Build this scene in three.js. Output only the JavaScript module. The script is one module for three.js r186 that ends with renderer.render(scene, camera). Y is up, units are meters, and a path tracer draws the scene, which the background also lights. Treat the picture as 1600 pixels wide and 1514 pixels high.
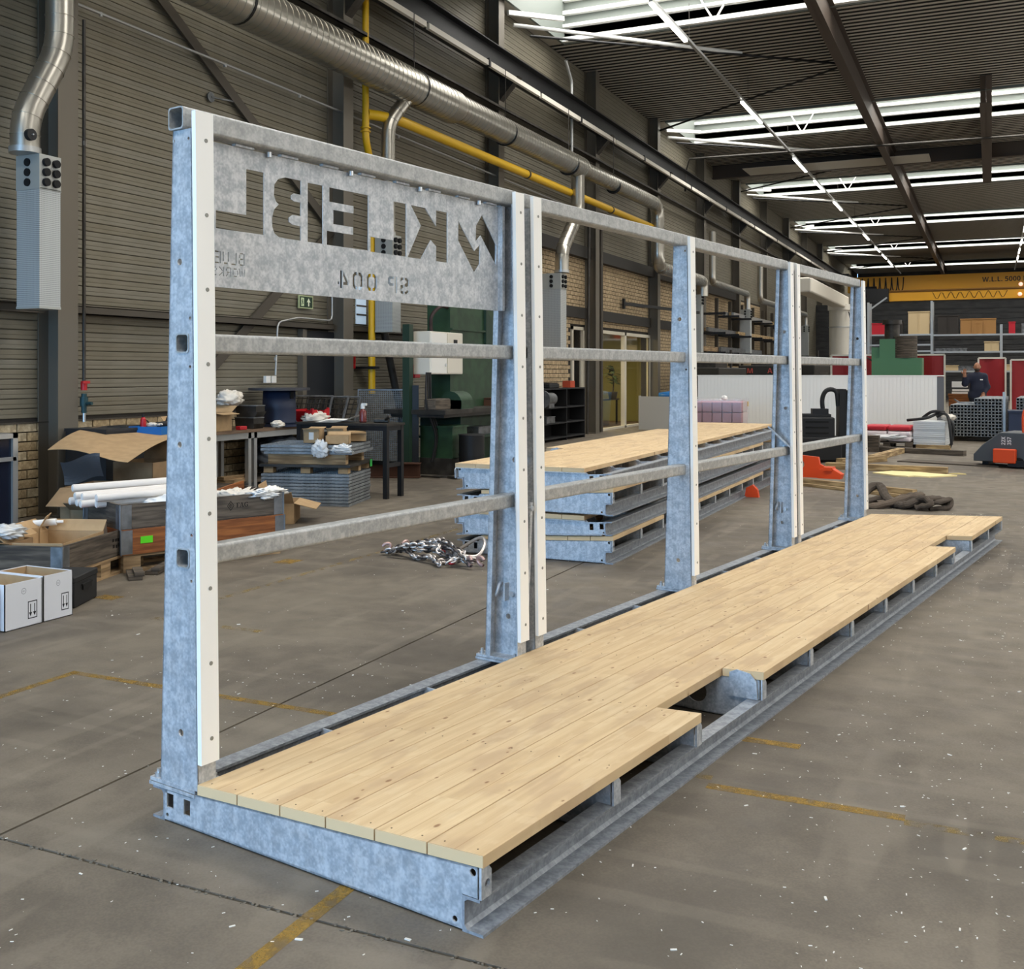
import * as THREE from 'three';
import { RoundedBoxGeometry } from 'three/addons/geometries/RoundedBoxGeometry.js';
import { mergeGeometries } from 'three/addons/utils/BufferGeometryUtils.js';
import { RectAreaLightUniformsLib } from 'three/addons/lights/RectAreaLightUniformsLib.js';
import { MarchingCubes } from 'three/addons/objects/MarchingCubes.js';

// ---------------------------------------------------------------- camera, sky, light
const scene = new THREE.Scene();
const renderer = new THREE.WebGLRenderer({ antialias: true });
renderer.toneMapping = THREE.LinearToneMapping;
renderer.toneMappingExposure = 1.0;
renderer.shadowMap.enabled = true;
RectAreaLightUniformsLib.init();

// a level lens shifted down: the verticals of the hall stay upright
const camera = new THREE.PerspectiveCamera(2 * Math.atan(932 / 1640) * 180 / Math.PI, 1600 / 1864, 0.05, 400);
camera.setViewOffset(1600, 1864, 0, 350, 1600, 1514);
camera.position.set(0, 1.6, 0);
camera.rotation.y = 24.5176 * Math.PI / 180;
scene.add(camera);

// clear blue sky, seen only through the open gate in the end wall behind the camera
scene.background = new THREE.Color().setRGB(0.32, 0.58, 1.0);
scene.backgroundIntensity = 5.5;

const WALL_X = -9.7, EAST_X = 12.7, SOUTH_Z = 7, NORTH_Z = -88, ROOF = 9.5, LANTERN = 1.15;
const SKYLIGHTS = [2, -9.8, -21.6, -33.8, -45.8, -57.6, -69.6, -81.6];   // centres of the roof lanterns
const SKY_W = 3.5;
for (const z of SKYLIGHTS) {
  for (const [x0, x1] of [[-9.2, -3.4], [-2.9, 12.2]]) {
    const l = new THREE.RectAreaLight(new THREE.Color().setRGB(1.0, 0.97, 0.92), 6.8, x1 - x0, SKY_W - 0.2);
    l.position.set((x0 + x1) / 2, ROOF + LANTERN - 0.06, z); l.rotation.x = -Math.PI / 2;
    l.name = 'skylight_daylight'; scene.add(l);
  }
}
{ // daylight entering by the gate
  const l = new THREE.RectAreaLight(new THREE.Color().setRGB(0.34, 0.66, 1.0), 4.2, 8.6, 5.2);
  l.position.set(-4.9, 2.75, SOUTH_Z - 0.05); l.name = 'gate_daylight'; scene.add(l);   // shines along -z
}

for (const [z0, z1] of [[5, -9], [-11, -25], [-27, -41], [-43, -57]]) { // fill light of an added, unseen window band in the right wall
  const l = new THREE.RectAreaLight(new THREE.Color().setRGB(1.0, 0.98, 0.94), 2.0, z0 - z1, 2.4);
  l.position.set(EAST_X - 0.06, 4.6, (z0 + z1) / 2); l.rotation.y = Math.PI / 2; l.name = 'added_side_light'; scene.add(l);   // shines along -x
}

// ---------------------------------------------------------------- helpers
let seed = 7;
const rnd = () => { seed = (seed * 1664525 + 1013904223) >>> 0; return seed / 4294967296; };
const rr = (a, b) => a + (b - a) * rnd();
const PI = Math.PI, D = PI / 180;
const V = (x, y, z) => new THREE.Vector3(x, y, z);

function hash(x, y, s) { let h = Math.imul(x, 374761393) ^ Math.imul(y, 668265263) ^ Math.imul(s, 974634541); h = Math.imul(h ^ (h >>> 13), 1274126177); return ((h ^ (h >>> 16)) >>> 0) / 4294967296; }
function vnoise(x, y, px, py, s) {           // value noise that repeats after px, py cells
  const x0 = Math.floor(x), y0 = Math.floor(y), fx = x - x0, fy = y - y0;
  const sx = fx * fx * (3 - 2 * fx), sy = fy * fy * (3 - 2 * fy), m = (a, n) => ((a % n) + n) % n;
  const a = hash(m(x0, px), m(y0, py), s), b = hash(m(x0 + 1, px), m(y0, py), s), c = hash(m(x0, px), m(y0 + 1, py), s), d = hash(m(x0 + 1, px), m(y0 + 1, py), s);
  return a + (b - a) * sx + (c - a) * sy + (a - b - c + d) * sx * sy;
}
function fbm(u, v, fx, fy, oct, s) { let r = 0, a = 0.5, t = 0; for (let i = 0; i < oct; i++) { r += a * vnoise(u * fx, v * fy, fx, fy, s + i); t += a; a *= 0.5; fx *= 2; fy *= 2; } return r / t; }
function tex(w, h, fn, size, srgb = true, sizeY = size) { // fn(u, v) -> [r, g, b] 0..1, one repeat covers size metres
  const d = new Uint8Array(w * h * 4);
  for (let j = 0; j < h; j++) for (let i = 0; i < w; i++) { const c = fn((i + .5) / w, (j + .5) / h), k = (j * w + i) * 4; for (let q = 0; q < 3; q++) d[k + q] = Math.max(0, Math.min(255, c[q] * 255)); d[k + 3] = 255; }
  const t = new THREE.DataTexture(d, w, h); t.wrapS = t.wrapT = THREE.RepeatWrapping; t.magFilter = THREE.LinearFilter; t.minFilter = THREE.LinearMipmapLinearFilter;
  t.repeat.set(1 / size, 1 / sizeY); if (srgb) t.colorSpace = THREE.SRGBColorSpace; t.needsUpdate = true; return t;
}
const mixc = (a, b, t) => [a[0] + (b[0] - a[0]) * t, a[1] + (b[1] - a[1]) * t, a[2] + (b[2] - a[2]) * t];
const ss = (a, b, x) => { const t = Math.max(0, Math.min(1, (x - a) / (b - a))); return t * t * (3 - 2 * t); };
const mat = (color, roughness = 0.7, metalness = 0, more = {}) => new THREE.MeshStandardMaterial({ color: new THREE.Color(color), roughness, metalness, ...more });
const phys = (o) => new THREE.MeshPhysicalMaterial(o);

// geometry ---------------------------------------------------------
function clean(g) { let n = g.index ? g.toNonIndexed() : g; for (const k of Object.keys(n.attributes)) if (!['position', 'normal', 'uv'].includes(k)) n.deleteAttribute(k); if (!n.attributes.uv) n.setAttribute('uv', new THREE.BufferAttribute(new Float32Array(n.attributes.position.count * 2), 2)); n.clearGroups(); return n; }
const place = (g, x = 0, y = 0, z = 0, ry = 0, rx = 0, rz = 0) => { if (rx) g.rotateX(rx); if (rz) g.rotateZ(rz); if (ry) g.rotateY(ry); return g.translate(x, y, z); };
const box = (w, h, d, x, y, z, ry, rx, rz) => place(clean(new THREE.BoxGeometry(w, h, d)), x, y, z, ry, rx, rz);
const box2 = (x0, x1, y0, y1, z0, z1) => box(Math.abs(x1 - x0), Math.abs(y1 - y0), Math.abs(z1 - z0), (x0 + x1) / 2, (y0 + y1) / 2, (z0 + z1) / 2);
const rbox = (w, h, d, r, x, y, z, ry, rx, rz) => place(clean(new RoundedBoxGeometry(w, h, d, 2, r)), x, y, z, ry, rx, rz);
const cyl = (r, h, x, y, z, seg = 16, r2 = r, rx = 0, rz = 0) => place(clean(new THREE.CylinderGeometry(r2, r, h, seg)), x, y, z, 0, rx, rz);
function rod(a, b, r, seg = 8) { const d = b.clone().sub(a), g = clean(new THREE.CylinderGeometry(r, r, d.length(), seg)); g.applyQuaternion(new THREE.Quaternion().setFromUnitVectors(V(0, 1, 0), d.clone().normalize())); return g.translate((a.x + b.x) / 2, (a.y + b.y) / 2, (a.z + b.z) / 2); }
function bar(a, b, w, h, up = V(0, 1, 0)) { // box of width w (sideways) and height h (towards up) from a to b
  const d = b.clone().sub(a), L = d.length(); d.normalize(); const side = new THREE.Vector3().crossVectors(up, d).normalize(), u = new THREE.Vector3().crossVectors(d, side);
  const g = clean(new THREE.BoxGeometry(w, h, L)); g.applyMatrix4(new THREE.Matrix4().makeBasis(side, u, d)); return g.translate((a.x + b.x) / 2, (a.y + b.y) / 2, (a.z + b.z) / 2);
}
function bend(pts, rad) { // polyline with rounded corners
  const path = new THREE.CurvePath(); let p = pts[0].clone();
  for (let i = 1; i < pts.length - 1; i++) { const a = pts[i].clone().sub(pts[i - 1]), b = pts[i + 1].clone().sub(pts[i]), k = Math.min(rad, a.length() * .48, b.length() * .48); const q = pts[i].clone().addScaledVector(a.normalize(), -k), e = pts[i].clone().addScaledVector(b.normalize(), k); path.add(new THREE.LineCurve3(p, q)); path.add(new THREE.QuadraticBezierCurve3(q, pts[i].clone(), e)); p = e; }
  path.add(new THREE.LineCurve3(p, pts[pts.length - 1].clone())); return path;
}
const pipe = (pts, r, rad = 0.1, seg = 40, rs = 10) => clean(new THREE.TubeGeometry(bend(pts, rad), seg, r, rs, false));
const hose = (pts, r, seg = 40, rs = 8, closed = false) => clean(new THREE.TubeGeometry(new THREE.CatmullRomCurve3(pts, closed, 'catmullrom', 0.5), seg, r, rs, closed));
function ext(pts, depth, holes = [], bevel = 0) { // outline in x, y pushed along +z
  const s = new THREE.Shape(pts.map(([x, y]) => new THREE.Vector2(x, y)));
  for (const h of holes) s.holes.push(h instanceof THREE.Path ? h : new THREE.Path(h.map(([x, y]) => new THREE.Vector2(x, y))));
  return clean(new THREE.ExtrudeGeometry(s, { depth, bevelEnabled: bevel > 0, bevelSize: bevel, bevelThickness: bevel, bevelSegments: 1, curveSegments: 14 }));
}
const extX = (pts, x0, x1, holes, bevel) => ext(pts, x1 - x0, holes, bevel).rotateY(PI / 2).translate(x0, 0, 0); // outline in (-z, y) pushed along +x
const circ = (x, y, r) => { const p = new THREE.Path(); p.absarc(x, y, r, 0, 2 * PI, true); return p; };
const lathe = (pts, seg = 24) => clean(new THREE.LatheGeometry(pts.map(([x, y]) => new THREE.Vector2(x, y)), seg));
function warp(g, fn) { const p = g.attributes.position; for (let i = 0; i < p.count; i++) { const q = fn(p.getX(i), p.getY(i), p.getZ(i)); p.setXYZ(i, q[0], q[1], q[2]); } g.computeVertexNormals(); return g; }
function lump(rx, ry, rz, amp, f, s, x = 0, y = 0, z = 0, seg = 34) { // crumpled blob
  const g = new THREE.SphereGeometry(1, seg, Math.round(seg * .7)); const p = g.attributes.position;
  for (let i = 0; i < p.count; i++) { const a = V(p.getX(i), p.getY(i), p.getZ(i)); const q = (i, j, o) => vnoise((a.x + a.z * .6 + 3) * f * .6 * o + s, (a.y + a.z * .8 + 3) * f * .6 * o + i, 997, 991, 5 + j); const n = .6 * Math.abs(q(0, 1, 1) * 2 - 1) + .3 * Math.abs(q(3, 2, 2.3) * 2 - 1) + .15 * q(5, 3, 5); const k = 1 + amp * (n - .4) * 1.5; p.setXYZ(i, x + a.x * rx * k, y + Math.max(-ry, a.y * ry * k), z + a.z * rz * k); }
  g.computeVertexNormals(); return clean(g);
}
function uvBox(g) { // texture coordinates in metres, from the side a face looks at
  const p = g.attributes.position, n = g.attributes.normal, uv = g.attributes.uv;
  for (let i = 0; i < p.count; i++) { const ax = Math.abs(n.getX(i)), ay = Math.abs(n.getY(i)), az = Math.abs(n.getZ(i)), x = p.getX(i), y = p.getY(i), z = p.getZ(i); if (ay >= ax && ay >= az) uv.setXY(i, x, z); else if (ax >= az) uv.setXY(i, z, y); else uv.setXY(i, x, y); }
  return g;
}
// scene tree -------------------------------------------------------
const taken = {};
const numbered = (n) => { n = n.replace(/_\d{3}$/, ''); const k = taken[n] = (taken[n] ?? -1) + 1; return k ? n + '_' + String(k).padStart(3, '0') : n; };
function obj(name, geos, material, parent, uv = true) {
  const list = Array.isArray(geos) ? geos : [geos]; let g = list.length > 1 ? mergeGeometries(list) : list[0]; if (uv) uvBox(g);
  const m = new THREE.Mesh(g, material); m.name = name; m.castShadow = m.receiveShadow = true; parent.add(m); return m;
}
function piece(name, g, material, parent, x = 0, y = 0, z = 0) { const m = new THREE.Mesh(g, material); m.name = name; m.position.set(x, y, z); m.castShadow = m.receiveShadow = true; parent.add(m); return m; }
function tag(o, label, category, group) { o.userData.label = label; o.userData.category = category; if (group) o.userData.group = group; return o; }
function thing(name, label, category, pos = [0, 0, 0], turn = 0, group) { const o = new THREE.Group(); o.name = numbered(name); o.position.set(...pos); o.rotation.y = turn; scene.add(o); return tag(o, label, category, group); }
function one(name, label, category, geos, material, pos = [0, 0, 0], turn = 0, group) { const m = obj(numbered(name), geos, material, scene); m.position.set(...pos); m.rotation.y = turn; return tag(m, label, category, group); }
function struct(name, geos, material, pos) { const m = obj(numbered(name), geos, material, scene); if (pos) m.position.set(...pos); m.userData.kind = 'structure'; return m; }
function structGroup(name) { const o = new THREE.Group(); o.name = numbered(name); o.userData.kind = 'structure'; scene.add(o); return o; }
function copy(o, label, pos, turn) { const c = o.clone(); c.name = numbered(o.name); c.userData = { ...o.userData, label }; if (pos) c.position.set(...pos); if (turn !== undefined) c.rotation.y = turn; scene.add(c); return c; }
function stuff(o) { o.userData.kind = 'stuff'; return o; }
function print(w, h, draw) { // flat print on a canvas
  const c = document.createElement('canvas'); c.width = w; c.height = h; const x = c.getContext('2d'); draw(x, w, h);
  const t = new THREE.CanvasTexture(c); t.colorSpace = THREE.SRGBColorSpace; return t;
}
const sheet = (w, h) => clean(new THREE.PlaneGeometry(w, h));

// ---------------------------------------------------------------- materials
const M = {};
{
  const galv = (lo, hi, s) => tex(512, 512, (u, v) => { const a = fbm(u, v, 34, 34, 3, s), b = fbm(u, v, 120, 120, 2, s + 9), c = fbm(u, v, 80, 9, 2, s + 5), k = ss(.25, .75, a * .45 + b * .35 + c * .2); return mixc(lo, hi, k); }, 0.9);
  const galvR = tex(256, 256, (u, v) => { const a = .36 + .3 * fbm(u, v, 30, 30, 3, 77); return [a, a, a]; }, 0.9, false);
  M.galv = mat('#ffffff', 1, 0.42, { map: galv([.63, .655, .68], [.81, .82, .83], 3), roughnessMap: galvR });
  M.galvDull = mat('#ffffff', 0.5, 0.35, { map: galv([.59, .60, .60], [.73, .735, .73], 21) });
  M.zinc = mat('#cfd3d6', 0.32, 0.75);
  M.plastic = mat('#f6f5f0', 0.42);
  M.channel = mat('#ffffff', 0.5, 0.4, { map: galv([.50, .52, .545], [.64, .66, .685], 23) });
  M.duct = mat('#b4b0a6', 0.3, 0.92);
  M.ductDull = mat('#a39f95', 0.42, 0.85);
}
{ // spruce planks: 4.2 m by 1.224 m, six boards glued from two strips each
  const W = 2048, H = 768, knots = []; for (let i = 0; i < 95; i++) knots.push([rnd(), rnd(), rr(.004, .011)]);
  const t = tex(W, H, (u, v) => {
    const b = Math.floor(v * 12), board = Math.floor(v * 6), seg = Math.floor(u * 4.2 / .9 + hash(b, 3, 5) * 9), tone = hash(seg, b, 11), tb = hash(board, 5, 2);
    let gv = v * 60 + hash(b, 1, 1) * 40 + hash(seg, b, 9) * 7, kd = 0;
    for (const [kx, ky, kr] of knots) { if (Math.abs(v - ky) > .041) continue; let dx = u - kx; dx -= Math.round(dx); dx *= 4.2; const dy = (v - ky) * 1.224; if (Math.abs(dx) < .12 && Math.abs(dy) < .05) { const d = Math.hypot(dx * .55, dy); kd = Math.max(kd, 1 - ss(kr * .45, kr, d)); gv += Math.exp(-d * d / (kr * kr * 5)) * 2.2; } }
    const ring = .5 + .5 * Math.sin((gv + fbm(u, v, 7, 18, 3, 4) * 8) * 1.5), fine = fbm(u, v, 30, 520, 2, 8), blot = fbm(u, v, 16, 12, 4, 31), dust = fbm(u, v, 46, 34, 3, 41);
    let c = mixc([.765, .65, .485], [.875, .78, .62], .38 * ring + .37 * fine + .25 * tone); c = mixc(c, [.72, .61, .475], .55 * ss(.5, .72, blot) + .15 * tb); c = mixc(c, [.87, .79, .65], .28 * ss(.56, .76, dust)); c = mixc(c, [.47, .32, .2], kd * .7);
    const e = Math.abs(v * 12 - Math.round(v * 12)); if (e < .02 && Math.round(v * 12) % 2) c = mixc(c, [.62, .48, .32], .5);
    return c;
  }, 4.2, true, 1.224);
  M.plank = mat('#ffffff', 0.62, 0, { map: t });
  M.plankPale = mat('#ffffff', 0.65, 0, { map: t });
}
{ // worn concrete
  const t = tex(1792, 1792, (u, v) => {
    const a = fbm(u, v, 6, 6, 4, 51), b = fbm(u, v, 70, 70, 3, 61), st = fbm(u, v, 90, 14, 2, 71), st2 = fbm(u, v, 12, 100, 2, 75), g = hash(Math.floor(u * 1792), Math.floor(v * 1792), 4);
    let c = mixc([.335, .305, .265], [.455, .42, .365], ss(.25, .75, a * .55 + b * .3 + g * .15)); c = mixc(c, [.29, .265, .23], .5 * ss(.55, .72, fbm(u, v, 10, 10, 3, 91))); c = mixc(c, [.50, .465, .41], .35 * ss(.6, .75, st) + .25 * ss(.62, .76, st2));
    return c;
  }, 9);
  const r = tex(512, 512, (u, v) => { const a = .5 + .3 * fbm(u, v, 20, 20, 4, 15); return [a, a, a]; }, 3, false);
  M.floor = mat('#ffffff', 1, 0, { map: t, roughnessMap: r });
}
{ const noise = (lo, hi, fx, fy, s, size) => tex(256, 256, (u, v) => mixc(lo, hi, ss(.2, .8, fbm(u, v, fx, fy, 4, s))), size);
  M.clad = ['#ffffff', '#faf8f3', '#f4f1ea'].map((c) => mat(c, 0.58, 0.1, { map: noise([.445, .428, .375], [.475, .457, .405], 8, 24, 12, 2) }));
  M.cladDark = mat('#ffffff', 0.6, 0.1, { map: noise([.17, .175, .18], [.24, .24, .24], 6, 40, 13, 2) });
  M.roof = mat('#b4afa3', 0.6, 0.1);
  M.roofWeb = mat('#24211c', 0.8);  // near-black, standing in for shade between the deck ribs
  M.brick = ['#ffffff', '#f1e9dc', '#dfd6c8'].map((c, i) => mat(c, 0.9, 0, { map: noise([.60, .545, .44], [.76, .70, .585], 20, 20, 40 + i, .6) }));
  M.brickTan = mat('#ffffff', 0.9, 0, { map: noise([.60, .525, .41], [.745, .66, .525], 60, 60, 44, 2.4) });
  M.mortar = mat('#2b2722', 0.95);
  M.oldWood = mat('#ffffff', 0.85, 0, { map: noise([.20, .175, .15], [.40, .36, .31], 4, 60, 45, 1) });
  M.orangeWood = mat('#ffffff', 0.8, 0, { map: noise([.42, .23, .10], [.62, .38, .19], 4, 50, 46, 1) });
  M.palletWood = mat('#ffffff', 0.85, 0, { map: noise([.47, .38, .27], [.70, .59, .44], 4, 50, 47, 1) });
  M.beamWood = mat('#ffffff', 0.85, 0, { map: noise([.50, .41, .28], [.74, .64, .47], 5, 40, 48, 1) });
  M.card = mat('#ffffff', 0.85, 0, { map: noise([.655, .545, .40], [.70, .585, .435], 12, 12, 49, .8) });
  M.cardDark = mat('#ffffff', 0.88, 0, { map: noise([.50, .41, .30], [.56, .46, .34], 8, 8, 50, .9) });
  M.plyTop = mat('#ffffff', 0.7, 0, { map: noise([.36, .28, .215], [.48, .39, .31], 4, 40, 51, 1) });
  M.paintGreen = mat('#ffffff', 0.5, 0.1, { map: noise([.12, .22, .145], [.165, .285, .185], 8, 8, 52, 1) });
  M.greenDark = mat('#20382a', 0.55, 0.1);
  M.blackRubber = mat('#17181a', 0.7);
  M.blackMetal = mat('#1d1e20', 0.5, 0.3);
  M.darkSteel = mat('#ffffff', 0.5, 0.5, { map: noise([.20, .19, .175], [.29, .275, .255], 8, 8, 53, 1) });
  M.steelGrey = mat('#ffffff', 0.45, 0.5, { map: noise([.36, .37, .375], [.50, .51, .52], 10, 10, 54, .8) });
  M.column = mat('#676156', 0.5, 0.15);
  M.columnDark = mat('#4a443b', 0.55, 0.2);
  M.yellow = mat('#d8ac17', 0.42);
  M.crane = mat('#d79b14', 0.5);
  M.red = mat('#b3161f', 0.45);
  M.redDark = mat('#8d1218', 0.55);
  M.white = mat('#e6e6e2', 0.5);
  M.whiteWarm = mat('#d8d3c6', 0.5);
  M.heater = mat('#a9aba6', 0.42, 0.15);
  M.endGrain = mat('#dcbd90', 0.75);
  M.orange = mat('#d9480f', 0.45);
  M.navy = mat('#1c2740', 0.5);
  M.blue = mat('#1266b0', 0.45);
  M.cloth = mat('#d9d3c8', 0.95);
  M.paper = mat('#e9e8e4', 0.8);
  M.film = phys({ color: '#e9ecec', roughness: 0.25, transmission: 0.25, thickness: 0 });
  M.glass = phys({ color: '#ffffff', roughness: 0.04, transmission: 1, thickness: 0, ior: 1.45 });
  M.alu = mat('#b5b7b6', 0.38, 0.7);
  M.grating = mat('#ffffff', 0.5, 0.25, { map: noise([.46, .48, .49], [.58, .60, .61], 10, 10, 56, .5) });
  M.strap = mat('#4b4239', 0.95);
  M.dark = mat('#0e0e0f', 0.9);
  M.skylight = mat('#ffffff', 0.5, 0, { emissive: new THREE.Color().setRGB(1, .98, .95), emissiveIntensity: 1.2 });
  M.led = mat('#ffffff', 0.5, 0, { emissive: new THREE.Color().setRGB(1, .97, .88), emissiveIntensity: 6 });
}
// ================================================================ THE HALL
const COLS = [-2.9, -8.62, -14.25, -20.05, -26.0, -31.6, -37.4, -43.2, -49, -54.8, -60.6, -66.5, -72.3, -78, -84];
{ // floor slabs with open joints
  const f = structGroup('floor');
  const xs = [[-9.95, -3.127], [-3.113, EAST_X + .25]], zs = [[SOUTH_Z + .25, -2.543], [-2.557, NORTH_Z - .25]];
  for (const [x0, x1] of xs) for (const [z0, z1] of zs) obj('slab', box2(x0, x1, -.25, 0, z0, z1), M.floor, f);
  obj('joint_dirt', [box2(-3.2, -3.05, -.25, -.006, SOUTH_Z, NORTH_Z), box2(-9.9, EAST_X, -.25, -.005, -2.62, -2.48)], mat('#4c463c', .95), f);
  const crumbs = []; for (let i = 0; i < 420; i++) { const x = rr(-5, .5), s = rr(.003, .009); crumbs.push(box(s, s * .6, s * 1.4, x, rr(-.002, .002), -2.55 + rr(-.014, .014), rnd() * 3)); }
  stuff(obj('crumbs', crumbs, mat('#6e675b', .95), f));
  // faded yellow floor lines
  const worn = tex(512, 512, (u, v) => { const k = (.25 + .6 * ss(.3, .7, fbm(u, v, 24, 24, 4, 5))) * (.55 + .45 * fbm(u, v, 130, 130, 2, 6)); return [k, k, k]; }, .7, false);
  const worn2 = tex(512, 512, (u, v) => { const k = ss(.38, .75, fbm(u, v, 18, 18, 4, 8)) * .42 * (.5 + .5 * fbm(u, v, 130, 130, 2, 9)); return [k, k, k]; }, .7, false);
  const ym = mat('#957632', .75, 0, { alphaMap: worn, transparent: true }), ym2 = mat('#9a7f3a', .75, 0, { alphaMap: worn2, transparent: true });
  const line = (x0, x1, z0, z1, m = ym) => obj('floor_marking', box2(x0, x1, .0003, .0012, z0, z1), m, f);
  line(-4.47, -4.42, -4.14, -3.0); line(-4.47, -2.75, -4.145, -4.095); line(-2.75, -1.0, -4.12, -4.07, ym2); line(-1.0, -.28, -4.04, -3.985); line(-.28, 1.4, -4.0, -3.95, ym2);
  line(-1.845, -1.79, -3.4, -2.0); line(-1.0, -.74, -4.62, -4.56); line(-4.985, -4.93, -9.6, -5.9, ym2); line(-4.97, -4.1, -5.28, -5.22, ym2); line(-5.5, -5.33, -7.4, -7.2); line(-5.8, -5.62, -5.66, -5.54);
}
{ // pale flakes and chips scattered on the concrete
  const g = clean(new THREE.BoxGeometry(1, .25, .55)), N = 4200, im = new THREE.InstancedMesh(g, mat('#d9d6cd', .9), N), o = new THREE.Object3D();
  for (let i = 0; i < N; i++) {
    const k = rnd(); let x, z; if (k < .55) { x = rr(-.6, 2.2); z = -rr(1.6, 13); } else if (k < .8) { x = rr(-4.5, 2); z = -rr(1.5, 5); } else { x = rr(-6, 2); z = -rr(3, 15); }
    const s = rr(.002, .0065) * (rnd() < .06 ? 2.2 : 1); o.position.set(x, s * .12, z); o.rotation.y = rnd() * 6; o.scale.set(s * rr(1, 2), s, s); o.updateMatrix(); im.setMatrixAt(i, o.matrix);
  }
  im.name = 'floor_chips'; im.receiveShadow = true; scene.add(im); stuff(tag(im, 'pale flakes and chips strewn over the concrete floor', 'debris'));
}
{ // yard outside the gate
  const m = struct('ground_yard', box2(-60, 60, -.3, -.02, SOUTH_Z + .26, SOUTH_Z + 60), mat('#77736c', .95));
  m.userData.label = 'paved yard outside the gate';
}
{ // left wall: cladding boards, brick dado, brick stretch with office front
  const w = structGroup('wall_left');
  const back = [], solid = (z0, z1, y0, y1) => back.push(box2(-9.98, -9.72, y0, y1, z0, z1));
  solid(SOUTH_Z + .25, -24.9, 0, ROOF + .3); solid(-25.82, -26.95, 0, ROOF + .3); solid(-31.63, NORTH_Z, 0, ROOF + .3); solid(-24.9, -25.82, 2.8, ROOF + .3); solid(-26.95, -31.63, 2.76, ROOF + .3);
  obj('wall_core', back, M.mortar, w);
  const BH = .109, prof = (L) => ext([[0, .002], [.010, .005], [.013, .012], [.011, .05], [.014, .056], [.014, .098], [.010, .104], [0, .107]], L);
  const shared = {};
  const boardGeo = (L) => shared[L.toFixed(2)] ??= uvBox(prof(L));
  const rest = [];
  const bays = []; for (let i = 0; i < COLS.length - 1; i++) bays.push([COLS[i], COLS[i + 1]]); bays.unshift([SOUTH_Z, COLS[0]]);
  bays.forEach(([z0, z1], b) => {
    const L = z0 - z1;
    for (let y = 0, k = 0; y + BH < ROOF; y += BH, k++) {
      if (b === 0 && y < .9) continue;
      if (b <= 2 && y < 1.03) continue;                                  // brick dado below
      if (z1 < -20.8 && z1 > -51 && y < 4.62) continue;                  // brick wall there
      if (b >= 1 && b <= 4 && y < 6.9) { piece('cladding_board', boardGeo(L), M.clad[Math.floor(hash(k, b, 3) * 3)], w, -9.72, y, z1); }
      else { const g = boardGeo(L).clone(); g.translate(-9.72, y, z1); rest.push(g); }
    }
  });
  stuff(obj('upper_cladding', rest, M.clad[1], w));
  // brick dado: every brick its own piece
  const bg = [0, 1, 2].map((i) => uvBox(rbox(.03, .092, .252, .004))), half = uvBox(rbox(.03, .092, .12, .004));
  for (let r = 0; r < 10; r++) for (let z = -7.4; z > -14.1; z -= .266) { const off = r % 2 ? .133 : 0, zz = z - off; if (zz < -14.0) continue; piece('brick', bg[0], M.brick[Math.floor(hash(r, Math.round(z * 10), 8) * 3)], w, -9.705, .055 + r * .104, zz); }
  obj('dado_cap', box2(-9.72, -9.68, 1.035, 1.05, -7, -14.7), M.columnDark, w);
  // brick wall round the office front, joints open between the bricks
  const far = []; for (let r = 0; r < 44; r++) for (let z = -20.9; z > -50; z -= .27) { const y = .055 + r * .105, zz = z - (r % 2 ? .135 : 0); if (zz < -24.75 && zz > -25.95 && y < 2.86) continue; if (zz < -26.85 && zz > -31.75 && y < 2.82) continue; far.push(box(.02, .09, .255, -9.705, y, zz)); }
  stuff(obj('bricks', far, M.brickTan, w));
}
{ // steel members of the left wall
  COLS.forEach((z, i) => { if (i > 11) return;
    const m = struct('steel_column', [box2(-9.70, -9.685, 0, ROOF, z - .14, z + .14), box2(-9.40, -9.385, 0, ROOF, z - .14, z + .14), box2(-9.69, -9.39, 0, ROOF, z - .006, z + .006), box2(-9.70, -9.38, 0, .02, z - .17, z + .17)], M.column); m.userData.label = 'grey steel H column against the clad wall'; });
  struct('wall_girt', [box2(-9.69, -9.56, 2.26, 2.275, -3.1, -8.45), box2(-9.69, -9.68, 2.26, 2.37, -3.1, -8.45), box2(-9.69, -9.56, 2.36, 2.375, -3.1, -8.45), ...[[-8.8, -14.1], [-14.4, -19.9]].flatMap(([a, b]) => [box2(-9.69, -9.56, 2.27, 2.285, a, b), box2(-9.57, -9.56, 2.27, 2.37, a, b), box2(-9.69, -9.56, 2.36, 2.375, a, b)])], M.columnDark);
  struct('wall_girt', [[-20.2, -25.85], [-26.15, -31.45], [-31.75, -37.25], [-37.55, -43]].flatMap(([a, b]) => [box2(-9.69, -9.5, 4.55, 4.85, a, b), box2(-9.69, -9.6, 3.0, 3.28, a, b)]), mat('#221f1a', .6));
  const brace = (a, b) => { const m = struct('wall_brace', bar(V(...a), V(...b), .03, .15, V(0, 0, 1)), M.columnDark); m.userData.label = 'dark flat diagonal brace across the wall bay'; };
  brace([-9.64, 7.3, -8.9], [-9.64, 3.95, -14.1]); brace([-9.66, 3.9, -14.2], [-9.66, 1.1, -10.6]);
}
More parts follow.
